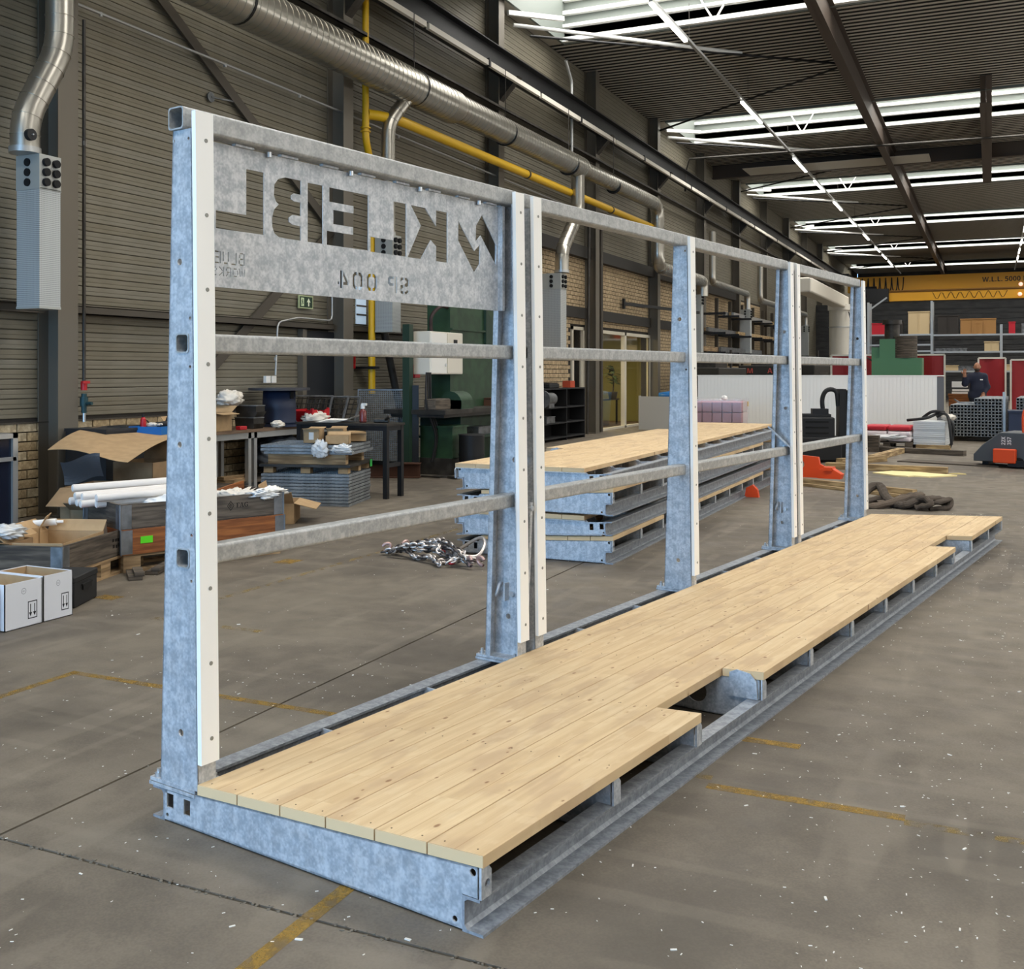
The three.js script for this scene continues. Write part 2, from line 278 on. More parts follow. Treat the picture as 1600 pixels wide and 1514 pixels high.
{ // other walls
  const e = structGroup('wall_right'); obj('wall_core', box2(EAST_X, EAST_X + .25, 0, ROOF + .3, SOUTH_Z, NORTH_Z), mat('#8d8980', .8), e);
  [[5, -9], [-11, -25], [-27, -41], [-43, -57]].forEach(([a, b], i) => { const q = structGroup('window_' + (30 + i)); obj('pane', box2(EAST_X - .03, EAST_X, 3.4, 5.8, a, b), M.skylight, q); obj('window_frame', [box2(EAST_X - .06, EAST_X, 3.32, 3.4, a, b), box2(EAST_X - .06, EAST_X, 5.8, 5.88, a, b)], M.white, q); });  // made-up window band, added to brighten faces turned to the right
  const n = structGroup('wall_back'); obj('wall_core', box2(WALL_X, EAST_X, 0, ROOF + .3, NORTH_Z - .25, NORTH_Z), M.cladDark, n);
  const s = structGroup('wall_front'); obj('wall_core', [box2(WALL_X, -9.2, 0, ROOF + .3, SOUTH_Z, SOUTH_Z + .25), box2(-.6, EAST_X, 0, ROOF + .3, SOUTH_Z, SOUTH_Z + .25), box2(-9.2, -.6, 5.4, ROOF + .3, SOUTH_Z, SOUTH_Z + .25)], mat('#7d7a72', .8), s);
  // wall across the far part of the hall behind the shelving
  const p = structGroup('wall_partition'); obj('wall_core', box2(WALL_X, EAST_X, 0, 5.7, -66.2, -66), M.cladDark, p);
  const bands = []; for (let y = .2; y < 5.5; y += .3) bands.push(box2(WALL_X, 4, y, y + .27, -66, -65.96)); stuff(obj('cladding', bands, M.cladDark, p));
}
{ // trapezoidal roof deck between the lanterns
  const c = structGroup('ceiling'); const P = .25;
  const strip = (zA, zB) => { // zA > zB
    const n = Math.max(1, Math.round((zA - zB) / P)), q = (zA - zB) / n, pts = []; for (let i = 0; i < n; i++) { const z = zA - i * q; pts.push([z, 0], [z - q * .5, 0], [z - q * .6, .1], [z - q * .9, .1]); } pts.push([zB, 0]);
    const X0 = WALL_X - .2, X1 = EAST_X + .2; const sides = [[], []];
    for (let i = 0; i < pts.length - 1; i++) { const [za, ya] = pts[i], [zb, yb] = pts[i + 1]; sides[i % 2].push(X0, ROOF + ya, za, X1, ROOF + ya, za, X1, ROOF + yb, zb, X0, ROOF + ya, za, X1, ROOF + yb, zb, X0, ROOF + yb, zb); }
    sides.forEach((pos, k) => { const g = new THREE.BufferGeometry(); g.setAttribute('position', new THREE.Float32BufferAttribute(pos, 3)); g.computeVertexNormals(); const m = obj(k ? 'shade_web' : 'roof_deck', clean(g), k ? M.roofWeb : M.roof, c); m.material.side = THREE.DoubleSide; });  // webs are plain sheet; their dark colour is painted shade
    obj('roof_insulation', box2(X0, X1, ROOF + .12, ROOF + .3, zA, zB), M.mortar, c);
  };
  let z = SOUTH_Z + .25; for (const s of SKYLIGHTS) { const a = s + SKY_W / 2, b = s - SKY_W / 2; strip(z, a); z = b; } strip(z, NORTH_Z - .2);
  // strips of deck at both ends of each lantern
  for (const s of SKYLIGHTS) for (const [a, b] of [[WALL_X - .2, -9.3], [12.3, EAST_X + .2]]) obj('roof_deck', box2(a, b, ROOF, ROOF + .3, s - SKY_W / 2, s + SKY_W / 2), M.roof, c);
}
SKYLIGHTS.forEach((z, i) => { // raised lanterns with a frosted top
  const w = structGroup('window_' + (i + 1)); w.userData.label = 'raised roof lantern with frosted glazing';
  const m = mat('#6d746f', .6, .1), h0 = ROOF - .05, h1 = ROOF + LANTERN;
  for (const s of [-1, 1]) {
    const zw = z + s * (SKY_W / 2 + .03); obj('kerb', box2(-9.3, 12.3, h0, h1, zw - .03, zw + .03), m, w);
    for (const [y, hh] of [[.02, .1], [.36, .07], [.66, .09], [.98, .1]]) obj('rail', box2(-9.28, 12.28, h0 + y, h0 + y + hh, zw - s * .03, zw - s * .16), M.white, w);
  }
  for (const x of [-9.3, 12.3]) obj('kerb', box2(x - .03, x + .03, h0, h1, z - SKY_W / 2, z + SKY_W / 2), m, w);
  for (const [x0, x1] of [[-9.3, -3.3], [-3.0, 4.5], [4.6, 12.3]]) obj('pane', box2(x0, x1, h1, h1 + .02, z - SKY_W / 2, z + SKY_W / 2), M.skylight, w);
  for (const x of [-3.15, 4.55]) obj('glazing_bar', box2(x - .15, x + .15, h1 - .02, h1 + .03, z - SKY_W / 2, z + SKY_W / 2), M.white, w);
});
{ // roof steel
  const ib = (x, z0, z1, y0, y1, w = .16) => [box2(x - w / 2, x + w / 2, y0, y0 + .014, z0, z1), box2(x - w / 2, x + w / 2, y1 - .014, y1, z0, z1), box2(x - .005, x + .005, y0, y1, z0, z1)];
  const steel = mat('#4a4038', .55, .2);
  struct('roof_girder', ib(-3.15, SOUTH_Z, NORTH_Z, 8.72, 9.48, .22), steel).userData.label = 'dark steel girder running along under the roof';
  struct('roof_girder', ib(-.12, -30.5, -43.4, 8.75, 9.48, .3), steel).userData.label = 'short dark steel girder between two roof lanterns';
  struct('roof_girder', ib(3.9, SOUTH_Z, NORTH_Z, 8.72, 9.48, .22), steel).userData.label = 'dark steel girder right of the light strip';
  for (const z of [-39.8]) struct('roof_rafter', [box2(WALL_X, EAST_X, 9.0, 9.02, z - .12, z + .12), box2(WALL_X, EAST_X, 9.0, 9.5, z - .006, z + .006)], steel);
  const tie = (a, b, r, m) => struct('roof_tie', rod(V(...a), V(...b), r), m);
  for (let k = 0; k < 5; k++) { const o = -12.05 * k; tie([-9.5, 9.2, -20.9 + o], [-5.4, 9.2, -25 + o], .045, M.white); tie([-9.5, 9.15, -31.8 + o], [-3.2, 9.15, -26.8 + o], .03, M.blackMetal); tie([-9.4, 9.15, -21.6 + o], [-3.2, 9.15, -26.8 + o], .03, M.blackMetal); }
  struct('roof_conduit', pipe([V(-9.2, 7.6, -34), V(-9.2, 8.66, -34), V(12, 8.66, -35.6)], .035, .2), M.darkSteel);
  struct('roof_panel', box2(-8.2, -1.9, 8.98, 9.0, -38.1, -39.5), M.roof);
  for (let k = 0; k < 6; k++) struct('roof_knee', [bar(V(-9.4, 9.3, -20.4 - 12 * k), V(-8.6, 9.42, -21.6 - 12 * k), .08, .1), bar(V(-5.6, 9.5, -23.25 - 12 * k), V(-5.25, 10.1, -23.3 - 12 * k), .08, .03), bar(V(-5.65, 9.5, -23.25 - 12 * k), V(-6.0, 10.1, -23.3 - 12 * k), .08, .03)], M.white);
}
{ // LED strips under two trunking rails
  const rail = (x) => { const m = struct('light_trunking', [box2(x - .035, x + .035, 8.66, 8.72, SOUTH_Z - 1, -80)], M.alu); m.userData.label = 'thin trunking rail carrying the LED battens'; const h = []; for (let z = 2; z > -80; z -= 6) h.push(rod(V(x, 8.72, z), V(x, 9.5, z), .006, 5)); struct('trunking_hanger', h, M.darkSteel); };
  rail(-5.87); rail(1.5);
  const starts = [3.6, -3.6, -11.6, -19.2, -27.2, -35.1, -39.5, -44.7, -50.1, -55.8, -61.8, -66, -70];
  const lamp = (x, z) => {
    const t = thing('led_batten', 'lit LED batten under the trunking rail near the roof', 'light', [x, 8.66, z], 0, 'LED battens in rows under the roof');
    obj('housing', box2(-.04, .04, -.03, 0, -2.55, 0), M.white, t); obj('light_tube', box(.075, .05, 2.5, 0, -.05, -1.27), M.led, t);
    const l = new THREE.RectAreaLight(new THREE.Color().setRGB(1, .96, .88), 18, .1, 2.5); l.position.set(x, 8.58, z - 1.27); l.rotation.x = -PI / 2; l.name = 'led_light'; scene.add(l);
  };
  for (const z of starts) lamp(-5.87, z); for (const z of [-50, -55.6, -61.5, -66, -70]) lamp(1.5, z);
}
{ // crane runway on the left wall with its white conductor line
  const m = struct('crane_runway', [box2(-9.35, -9.05, 7.78, 7.80, 6, -80), box2(-9.35, -9.05, 8.2, 8.22, 6, -80), box2(-9.21, -9.19, 7.78, 8.22, 6, -80), box2(-9.23, -9.17, 8.22, 8.28, 6, -80)], M.blackMetal);
  m.userData.label = 'dark steel crane runway beam along the left wall';
  const c = thing('conductor_rail', 'white conductor line in sections below the crane runway', 'conductor rail', [-9.02, 7.7, 0]);
  for (let z = -6; z > -78; z -= 5.1) { obj('section', box2(-.035, .035, -.05, .05, z, z - 5.0), M.whiteWarm, c); obj('clamp', box2(-.05, .05, -.06, .09, z - 2.4, z - 2.48), M.blackMetal, c); }
  for (let i = 0; i < 10; i++) struct('runway_bracket', ext([[-9.4, 7.78], [-8.95, 7.78], [-9.4, 7.3]], .2).translate(0, 0, COLS[i] - .1), M.darkSteel);
  struct('cable_tray', [box2(-9.5, -9.3, 7.1, 7.12, 5, -70), box2(-9.31, -9.3, 7.1, 7.17, 5, -70)], M.darkSteel);
}
// ================================================================ THE STILLAGES (x along the rack, -z towards the posts)
const screwMat = mat('#6d5a44', .6, .3);
const deckTop = (v) => .234 - (.068 / 1.224) * v, LEN = 8.45;
const CROSS = [0.0, .78, 1.47, 2.19, 2.86, 3.58, 4.3, 5.0, 5.68, 6.3, 7.0, 7.75, 8.43];
function buildBase(parent, plankMat) {
  obj('side_channel', extX([[0, 0], [.074, 0], [.074, .105], [.012, .105], [.012, .096], [.054, .096], [.066, .088], [.066, .02], [.056, .009], [0, .009]], 0, LEN), M.channel, parent);
  obj('side_channel', extX([[1.40, 0], [1.465, 0], [1.465, .009], [1.418, .009], [1.408, .02], [1.408, .096], [1.418, .106], [1.465, .106], [1.465, .115], [1.385, .115], [1.385, .104], [1.40, .096]], 0, LEN), M.channel, parent);
  const outline = [[1.40, .006], [.074, .006], [.074, .107], [.02, .107], [.02, deckTop(.02) - .037], [1.236, deckTop(1.236) - .037], [1.25, .112], [1.40, .112]];
  const sq = (v, h, w, t) => [[v, h], [v + w, h], [v + w, h + t], [v, h + t]];
  const endHoles = () => [sq(1.352, .052, .036, .05), sq(1.262, .046, .034, .054), circ(.1, .028, .009), circ(.036, .178, .011), circ(1.385, .024, .007)];
  CROSS.forEach((u, i) => {
    const end = i === 0 || i === CROSS.length - 1, holes = end ? endHoles() : [circ(.33, .095, .05), circ(.75, .085, .045), circ(1.1, .075, .04)];
    const c = obj('cross_beam', [extX(outline, u, u + .006, holes), extX([[.02, deckTop(.02) - .043], [.02, deckTop(.02) - .037], [1.236, deckTop(1.236) - .037], [1.236, deckTop(1.236) - .043]], u, u + .05), extX([[.09, .006], [.09, .012], [1.38, .012], [1.38, .006]], u, u + .045)], M.galv, parent);
    obj('lug', ext([[0, .105], [.05, .105], [.05, .178], [.036, .194], [0, .197]], .008, i === 0 ? [circ(.03, .145, .012)] : []).translate(u, 0, -.014), M.galv, c);
  });
  obj('guard_plate', extX([[.024, .107], [.16, .107], [.16, .215], [.125, .232], [.06, .222], [.03, .19]], 2.175, 2.181), M.galv, parent);
  obj('guard_plate', extX([[.024, .107], [.16, .107], [.16, .215], [.125, .232], [.06, .222], [.03, .19]], 6.335, 6.341), M.galv, parent);
  // planks: five full rows, the outer row in three lengths
  const plank = (row, u0, u1) => {
    const v0 = .0 + row * .2045, v1 = v0 + .2, b = .0015, a = deckTop(v0), c = deckTop(v1), t = .036;
    const g = extX([[v0, a - t], [v1, c - t], [v1, c - b], [v1 - b, c], [v0 + b, a], [v0, a - b]], u0, u1);
    const p = g.attributes.position, n = g.attributes.normal, uv = g.attributes.uv; for (let i = 0; i < p.count; i++) { const x = p.getX(i), v = -p.getZ(i); if (Math.abs(n.getX(i)) > .5) uv.setXY(i, v * .3, p.getY(i) * .4 + row * .204); else if (Math.abs(n.getY(i)) > .5) uv.setXY(i, x + row * 1.37, v); else uv.setXY(i, x + row * 1.37, row * .204 + .02 + p.getY(i) * .2); }
    const m = obj('plank', g, plankMat, parent, false);
    obj('end_grain', [extX([[v0 + .001, a - t + .001], [v1 - .001, c - t + .001], [v1 - .001, c - .0015], [v0 + .001, a - .0015]], u0 - .0012, u0)], M.endGrain, m);
    const s = []; for (const u of CROSS) if (u > u0 - .1 && u < u1 + .02) for (const f of [.04, .16]) { const vv = v0 + f, uu = Math.min(Math.max(u + .028, u0 + .03), u1 - .03); s.push(cyl(.003, .0014, uu, deckTop(vv) + .0002, -vv, 6)); }
    stuff(obj('screw_heads', s, screwMat, m));
  };
  for (let r = 1; r < 6; r++) plank(r, 0, LEN); plank(0, 0, 1.5); plank(0, 2.19, 6.34); plank(0, 6.99, LEN);
}
const ANG = PI / 2 - 9.5737 * D, RACK_AT = [-1.3044, 0, -2.6639];
{
  const R = thing('glass_stillage', 'long galvanised stillage with pine plank deck, tall post frame and cut-out lettered plate', 'stillage', RACK_AT, ANG);
  buildBase(R, M.plank);
  const rear = (h) => 1.422 - (h - .16) / 2.295 * .067, front = (h) => 1.221 + (h - .16) / 2.295 * .033;
  const hex = (x, y, z, r = .014, h = .014) => cyl(r, h, x, y, z, 6);
  const post = (u, open, hs, rings, tag_) => {
    const w0 = open ? u + .074 : u, holes = hs.map(([v, h, r]) => circ(v, h, r));
    if (!open) for (const h of [.947, 1.703]) holes.push([[1.27, h - .031], [1.332, h - .031], [1.332, h + .031], [1.27, h + .031]]);
    const sl = (f, d0, d1, u0, u1) => extX([[f(.142) + d0, .142], [f(2.455) + d0, 2.455], [f(2.455) + d1, 2.455], [f(.142) + d1, .142]], u0, u1);
    const p = obj('post', [extX([[front(.142), .142], [rear(.142), .142], [rear(2.455), 2.455], [front(2.455), 2.455]], w0, w0 + .006, holes), sl(front, 0, .006, u, u + .08), sl(rear, -.006, 0, u, u + .08), open ? sl(rear, -.03, 0, u, u + .005) : sl(rear, -.02, 0, u + .075, u + .08)], M.galv, R);
    obj('base_plate', [box2(u - .004, u + .125, .116, .128, -1.235, -1.482), box2(u - .002, u + .12, .13, .143, -1.235, -1.478)], M.galv, p);
    for (const [a, b] of [[.018, 1.25], [.018, 1.455], [.1, 1.25], [.1, 1.455]]) obj('bolt', [hex(u + a, .15, -b), cyl(.008, .06, u + a, .14, -b, 8)], M.zinc, p);
    if (rings) { obj('lashing_ring', [place(clean(new THREE.TorusGeometry(.032, .009, 8, 18)), u + .045, .48, -1.372, .5, .3), box(.05, .09, .008, u + .062, .47, -1.33)], M.galv, p); obj('bolt', [cyl(.016, .02, u + .066, .46, -1.3, 6, .016, 0, PI / 2)], M.zinc, p); obj('bolt', [cyl(.011, .03, u + .06, .98, -1.31, 6, .011, 0, PI / 2)], M.zinc, p); }
    return p;
  };
  const stripScrew = mat('#8d8d86', .5, .3);
  const strip = (u) => {
    const s = obj('protective_strip', extX([[front(.235) - .021, .235], [front(2.515) - .021, 2.515], [front(2.515) - .001, 2.515], [front(.235) - .001, .235]], u, u + .078, [], 0), M.plastic, R);
    for (let k = 0; k < 9; k++) { const h = 2.415 - k * .262; obj('screw', cyl(.0075, .002, u + .045, h, -(front(h) - .0215), 10, .0075, PI / 2), stripScrew, s); }
  };
  post(.0, false, [[1.318, 1.345, .011], [1.318, 1.99, .012], [1.31, .33, .013], [1.35, 2.42, .006], [1.27, 2.42, .006], [1.262, 1.62, .006], [1.262, 1.79, .006], [1.255, .87, .006], [1.255, 1.03, .006]]); strip(0);
  post(2.0, true, [[1.29, 1.15, .014], [1.33, .34, .014], [1.265, 2.42, .007], [1.27, 1.95, .014]], true); strip(2.0);
  post(2.165, false, []); strip(2.165);
  post(4.1, false, [[1.31, 1.96, .014], [1.32, .33, .014], [1.35, 2.42, .007], [1.27, 2.42, .007], [1.262, 1.62, .007]]); strip(4.105);
  post(6.08, true, [[1.31, 1.94, .014], [1.33, .34, .014], [1.3, 1.3, .014]], true); strip(6.08);
  post(6.24, false, []); strip(6.24);
  post(8.2, true, [[1.31, 1.94, .014], [1.31, .36, .014]]); strip(8.2);
  const tube = (name, u0, u1, v0, h0, s) => { const r = .012, q = (a) => { const p = new THREE.Path(); p.moveTo(v0 + a + r, h0 + a); p.lineTo(v0 + s - a - r, h0 + a); p.absarc(v0 + s - a - r, h0 + a + r, r, -PI / 2, 0); p.absarc(v0 + s - a - r, h0 + s - a - r, r, 0, PI / 2); p.absarc(v0 + a + r, h0 + s - a - r, r, PI / 2, PI); p.absarc(v0 + a + r, h0 + a + r, r, PI, 1.5 * PI); return p.getPoints(5).map((e) => [e.x, e.y]); }; obj(name, extX(q(0), u0, u1, [q(.005)]), M.galvDull, R); };
  for (const [a, b, c] of [[-.012, 2.085], [2.155, 6.165], [6.23, 8.285]]) { tube('top_rail', a, b, 1.285, 2.456, .08); tube('middle_rail', a + (a < 0 ? .008 : .012), b - .01, 1.266, 1.668, .07); tube('lower_rail', a + (a < 0 ? .008 : .012), b - .01, 1.263, .912, .07); }
  // lettered plate: the writing is cut through and reads from the far side
  const T = (...p) => p, rect = (a, b, c, d) => [[a, c], [b, c], [b, d], [a, d]];
  const holes = [
    T([.316, 2.37], [.404, 2.37], [.404, 2.13], [.171, 2.13], [.171, 2.196], [.316, 2.196]),
    T([.601, 2.369], [.515, 2.369], [.478, 2.357], [.458, 2.332], [.456, 2.29], [.466, 2.268], [.481, 2.258], [.457, 2.235], [.446, 2.202], [.447, 2.168], [.458, 2.143], [.481, 2.13], [.526, 2.128], [.6, 2.128], [.6, 2.186], [.556, 2.187], [.537, 2.196], [.537, 2.214], [.556, 2.226], [.6, 2.226], [.6, 2.281], [.564, 2.281], [.548, 2.288], [.548, 2.302], [.562, 2.312], [.601, 2.312]),
    rect(.638, .724, 2.128, 2.367),
    T([.762, 2.366], [1.002, 2.366], [1.002, 2.127], [.748, 2.127], [.748, 2.185], [.906, 2.185], [.906, 2.217], [.786, 2.217], [.786, 2.276], [.908, 2.276], [.908, 2.307], [.762, 2.307]),
    T([1.168, 2.363], [1.256, 2.363], [1.256, 2.124], [1.016, 2.124], [1.016, 2.189], [1.168, 2.189]),
    T([1.474, 2.362], [1.56, 2.362], [1.56, 2.123], [1.474, 2.123], [1.474, 2.193], [1.434, 2.217], [1.361, 2.123], [1.266, 2.123], [1.361, 2.277], [1.289, 2.362], [1.393, 2.362], [1.474, 2.287]),
    T([1.843, 2.386], [1.971, 2.243], [1.966, 2.143], [1.831, 2.282], [1.79, 2.246], [1.792, 2.326]),
    T([1.648, 2.333], [1.778, 2.2], [1.825, 2.236], [1.823, 2.14], [1.778, 2.093], [1.646, 2.238]),
  ];
  const seg = (x0, y0, x1, y1, w) => { const dx = x1 - x0, dy = y1 - y0, l = Math.hypot(dx, dy), nx = -dy / l * w / 2, ny = dx / l * w / 2; return [[x0 + nx, y0 + ny], [x1 + nx, y1 + ny], [x1 - nx, y1 - ny], [x0 - nx, y0 - ny]]; };
  const glyph = (x, y, w, h, strokes, t) => strokes.forEach((s) => { for (let i = 0; i + 3 < s.length + 1; i += 4) holes.push(seg(x + w * (1 - s[i]), y + h * s[i + 1], x + w * (1 - s[i + 2]), y + h * s[i + 3], t)); });
  const poly = (x, y, w, h, pts) => holes.push(pts.map(([a, b]) => [x + w * (1 - a), y + h * b]));
  { // S P 0 0 4 in stencil strokes, mirrored
    const y = 1.954, h = .074, w = .064, zero = (x) => { poly(x, y, w, h, [[.0, .2], [.2, 0], [.44, 0], [.44, .17], [.28, .2], [.22, .3], [.22, .7], [.28, .8], [.44, .83], [.44, 1], [.2, 1], [0, .8]]); poly(x, y, w, h, [[1, .2], [.8, 0], [.56, 0], [.56, .17], [.72, .2], [.78, .3], [.78, .7], [.72, .8], [.56, .83], [.56, 1], [.8, 1], [1, .8]]); };
    poly(1.21, y, w, h, [[0, .55], [.12, .45], [.44, .47], [.44, .62], [.24, .7], [.24, .82], [.44, .84], [.44, 1], [.2, 1], [0, .86]]); poly(1.21, y, w, h, [[1, .45], [.88, .55], [.56, .53], [.56, .38], [.76, .3], [.76, .18], [.56, .16], [.56, 0], [.8, 0], [1, .14]]);
    poly(1.21, y, w, h, [[0, .25], [.22, .25], [.26, .17], [.44, .16], [.44, 0], [.2, 0], [0, .14]]); poly(1.21, y, w, h, [[1, .75], [.78, .75], [.74, .83], [.56, .84], [.56, 1], [.8, 1], [1, .86]]);
    poly(1.13, y, w, h, [[.05, 0], [.28, 0], [.28, 1], [.05, 1]]); poly(1.13, y, w, h, [[.4, 1], [.8, 1], [1, .86], [1, .55], [.8, .42], [.4, .42], [.4, .58], [.7, .6], [.76, .68], [.76, .76], [.7, .84], [.4, .85]]);
    zero(.993); zero(.903); poly(.812, y, w, h, [[.56, 0], [.78, 0], [.78, 1], [.56, 1]]); poly(.812, y, w, h, [[0, .2], [.48, .2], [.48, .36], [.26, .36], [.48, .72], [.48, .98], [0, .36]]); poly(.812, y, w, h, [[.84, .2], [1, .2], [1, .36], [.84, .36]]);
  }
  const small = (word, x, y, w, h, t) => { // thin separate strokes, mirrored, reading from the right
    const A = { B: [[.1, 0, .1, 1], [.25, 1, .75, .95], [.8, .9, .8, .62], [.25, .52, .7, .52], [.85, .42, .85, .12], [.25, .02, .75, .05]], L: [[.1, .12, .1, 1], [.1, .02, .85, .02]], U: [[.1, .2, .1, 1], [.2, .05, .75, .05], [.88, .2, .88, 1]], E: [[.1, 0, .1, 1], [.28, .96, .9, .96], [.28, .5, .8, .5], [.28, .04, .9, .04]], W: [[.0, 1, .16, .1], [.38, .15, .43, .75], [.62, .75, .68, .15], [.86, .1, 1, 1]], O: [[.1, .25, .1, .75], [.22, .92, .78, .92], [.9, .75, .9, .25], [.78, .08, .22, .08]], R: [[.1, 0, .1, 1], [.25, .96, .75, .96], [.86, .85, .86, .62], [.25, .48, .72, .48], [.55, .38, .9, 0]], K: [[.1, 0, .1, 1], [.28, .55, .85, 1], [.28, .42, .9, 0]], S: [[.85, .92, .25, .92], [.12, .82, .12, .62], [.25, .5, .75, .5], [.88, .4, .88, .18], [.75, .06, .15, .06]] };
    [...word].forEach((ch, i) => glyph(x - (i + 1) * w * 1.22, y, w, h, A[ch], t));
  };
  small('BLUE', .315, 2.003, .031, .044, .0055); small('WORKS', .315, 1.957, .027, .033, .0034);
  const g = ext([[.09, 1.914], [1.985, 1.914], [1.985, 2.445], [.09, 2.445]], .004, holes).translate(0, 0, -1.334);
  const plate = obj('sign_plate', g, M.galv, R);
  for (let u = .3; u < 1.95; u += .23) obj('mounting_tab', box(.09, .01, .022, u, 2.45, -1.329), M.galv, plate);
  for (const u of [.42, .88, 1.34, 1.8]) obj('bolt', hex(u, 2.44, -1.318, .011, .02), M.zinc, plate);
  obj('edge_fold', [box2(1.98, 2.0, 1.914, 2.445, -1.334, -1.30)], M.galv, plate);
  // locking bar between the second pair of posts and a tie between the first
  obj('tie_bar', [bar(V(2.125, .93, -1.222), V(2.125, .3, -1.25), .02, .012), cyl(.014, .03, 2.125, .9, -1.225, 6, .014, PI / 2)], M.galv, R);
  obj('locking_bar', [bar(V(6.04, 1.15, -1.41), V(6.1, .98, -1.24), .07, .012)], M.galv, R);
}
{ // four stillage decks stacked, turned end for end in alternation
  const proto = new THREE.Group(); buildBase(proto, M.plankPale);
  const labels = ['lowest galvanised deck of the stacked stillages, lying on the floor', 'second deck up in the pile of stacked stillages', 'third deck up in the pile of stacked stillages', 'topmost deck of the stacked stillages with bare pine planks'];
  [[0, 0, 0], [.157, 1, 0], [.402, 0, 1], [.559, 1, 1]].forEach(([y, flip, k], i) => {
    const o = thing('stacked_stillage', labels[i], 'stillage', [0, 0, 0], 0, 'stillage decks stacked in a pile'); for (const c of proto.children) o.add(c.clone());
    // near right-hand corner of the pile at (-2.86, -8.3); the pile runs along -z
    const tilt = 3.18 * D;
    if (!flip) { o.position.set(-2.86, y, -8.3); o.rotation.y = PI / 2; }
    else { o.rotation.order = 'YXZ'; o.rotation.y = -PI / 2; o.rotation.x = tilt; o.position.set(-4.33, y, -8.3 - LEN); }
  });
}
// ================================================================ SERVICES ON THE LEFT WALL
function spiral(t, name, pts, r, bendR, m, ringStep = .14) { // spiral duct with its seams
  const path = bend(pts, bendR), L = path.getLength(), g = clean(new THREE.TubeGeometry(path, Math.max(24, Math.round(L * 8)), r, 20, false)), d = obj(name, g, m, t), rings = [];
  for (let s = ringStep; s < L; s += ringStep) { const p = path.getPointAt(s / L), q = path.getTangentAt(s / L).multiplyScalar(.004); rings.push(rod(p.clone().sub(q), p.clone().add(q), r + .007, 20)); }
  if (rings.length) stuff(obj('seam', rings, m, d)); return d;
}
{
  const t = thing('ventilation_duct', 'large spiral ventilation duct hung along the left wall, narrowing in steps', 'duct');
  spiral(t, 'duct_section', [V(-8.95, 6.45, 5), V(-8.95, 6.45, -16.9)], .3, .1, M.duct);
  obj('reducer', rod(V(-8.95, 6.45, -16.7), V(-8.95, 6.45, -17.0), .305, 24), M.ductDull, t);
  spiral(t, 'duct_section', [V(-8.95, 6.47, -16.9), V(-8.95, 6.5, -23.6)], .255, .1, M.duct);
  spiral(t, 'duct_section', [V(-8.95, 6.5, -23.5), V(-8.95, 6.55, -30), V(-8.95, 4.72, -30), V(-8.95, 4.72, -35.3), V(-8.95, 4.2, -35.3)], .19, .45, M.duct, .2);
  for (const [z, r] of [[-6, .3], [-11, .3], [-15.6, .3], [-19.3, .255], [-22.8, .255], [-26, .19]]) { obj('clamp', rod(V(-8.95, 6.46, z - .02), V(-8.95, 6.46, z + .02), r + .014, 24), M.blackMetal, t); obj('hanger_rod', rod(V(-8.95, 6.46 + r, z), V(-8.95, 7.75, z), .008, 6), M.darkSteel, t); }
  const b = (name, pts, r, lb) => { const q = thing('branch_duct', lb, 'duct'); spiral(q, 'duct_section', pts.map((p) => V(...p)), r, .22, M.duct, .2); obj('collar', rod(V(...pts[pts.length - 1]), V(pts[pts.length - 1][0], pts[pts.length - 1][1] + .06, pts[pts.length - 1][2]), r + .012, 20), M.alu, q); };
  b('', [[-9.05, 8.2, -8.2], [-9.05, 5.05, -8.2], [-9.15, 4.25, -7.84], [-9.15, 3.88, -7.84]], .145, 'spiral branch duct kinking down to the perforated air diffuser by the steel column');
  b('', [[-8.95, 6.3, -15.45], [-9.15, 5.75, -15.08], [-9.15, 3.88, -15.08]], .115, 'short spiral branch duct behind the yellow gas pipe');
  b('', [[-8.95, 6.4, -23.4], [-8.95, 5.4, -23.4], [-9.0, 4.4, -22.5], [-9.0, 3.9, -22.5]], .16, 'spiral branch duct kinking down to the diffuser on the brick wall');
  b('', [[-9, 6.6, -36.9], [-9, 4.8, -36.9], [-9, 4.8, -42.8], [-9, 4.16, -42.8]], .12, 'grey branch duct with a long level run over the brick wall');
  b('', [[-9, 6.6, -45.4], [-9, 4.7, -45.4], [-9, 4.7, -57.6], [-9, 4.1, -57.6]], .12, 'farthest grey branch duct along the left wall');
  const dd = thing('damper', 'small black round damper knob on the first branch duct', 'knob', [-9.0, 4.05, -7.78]); obj('dial', cyl(.06, .05, 0, 0, 0, 16, .06, 0, PI / 2), M.blackRubber, dd); obj('pin', cyl(.008, .03, .03, 0, 0, 8, .008, 0, PI / 2), M.zinc, dd);
}
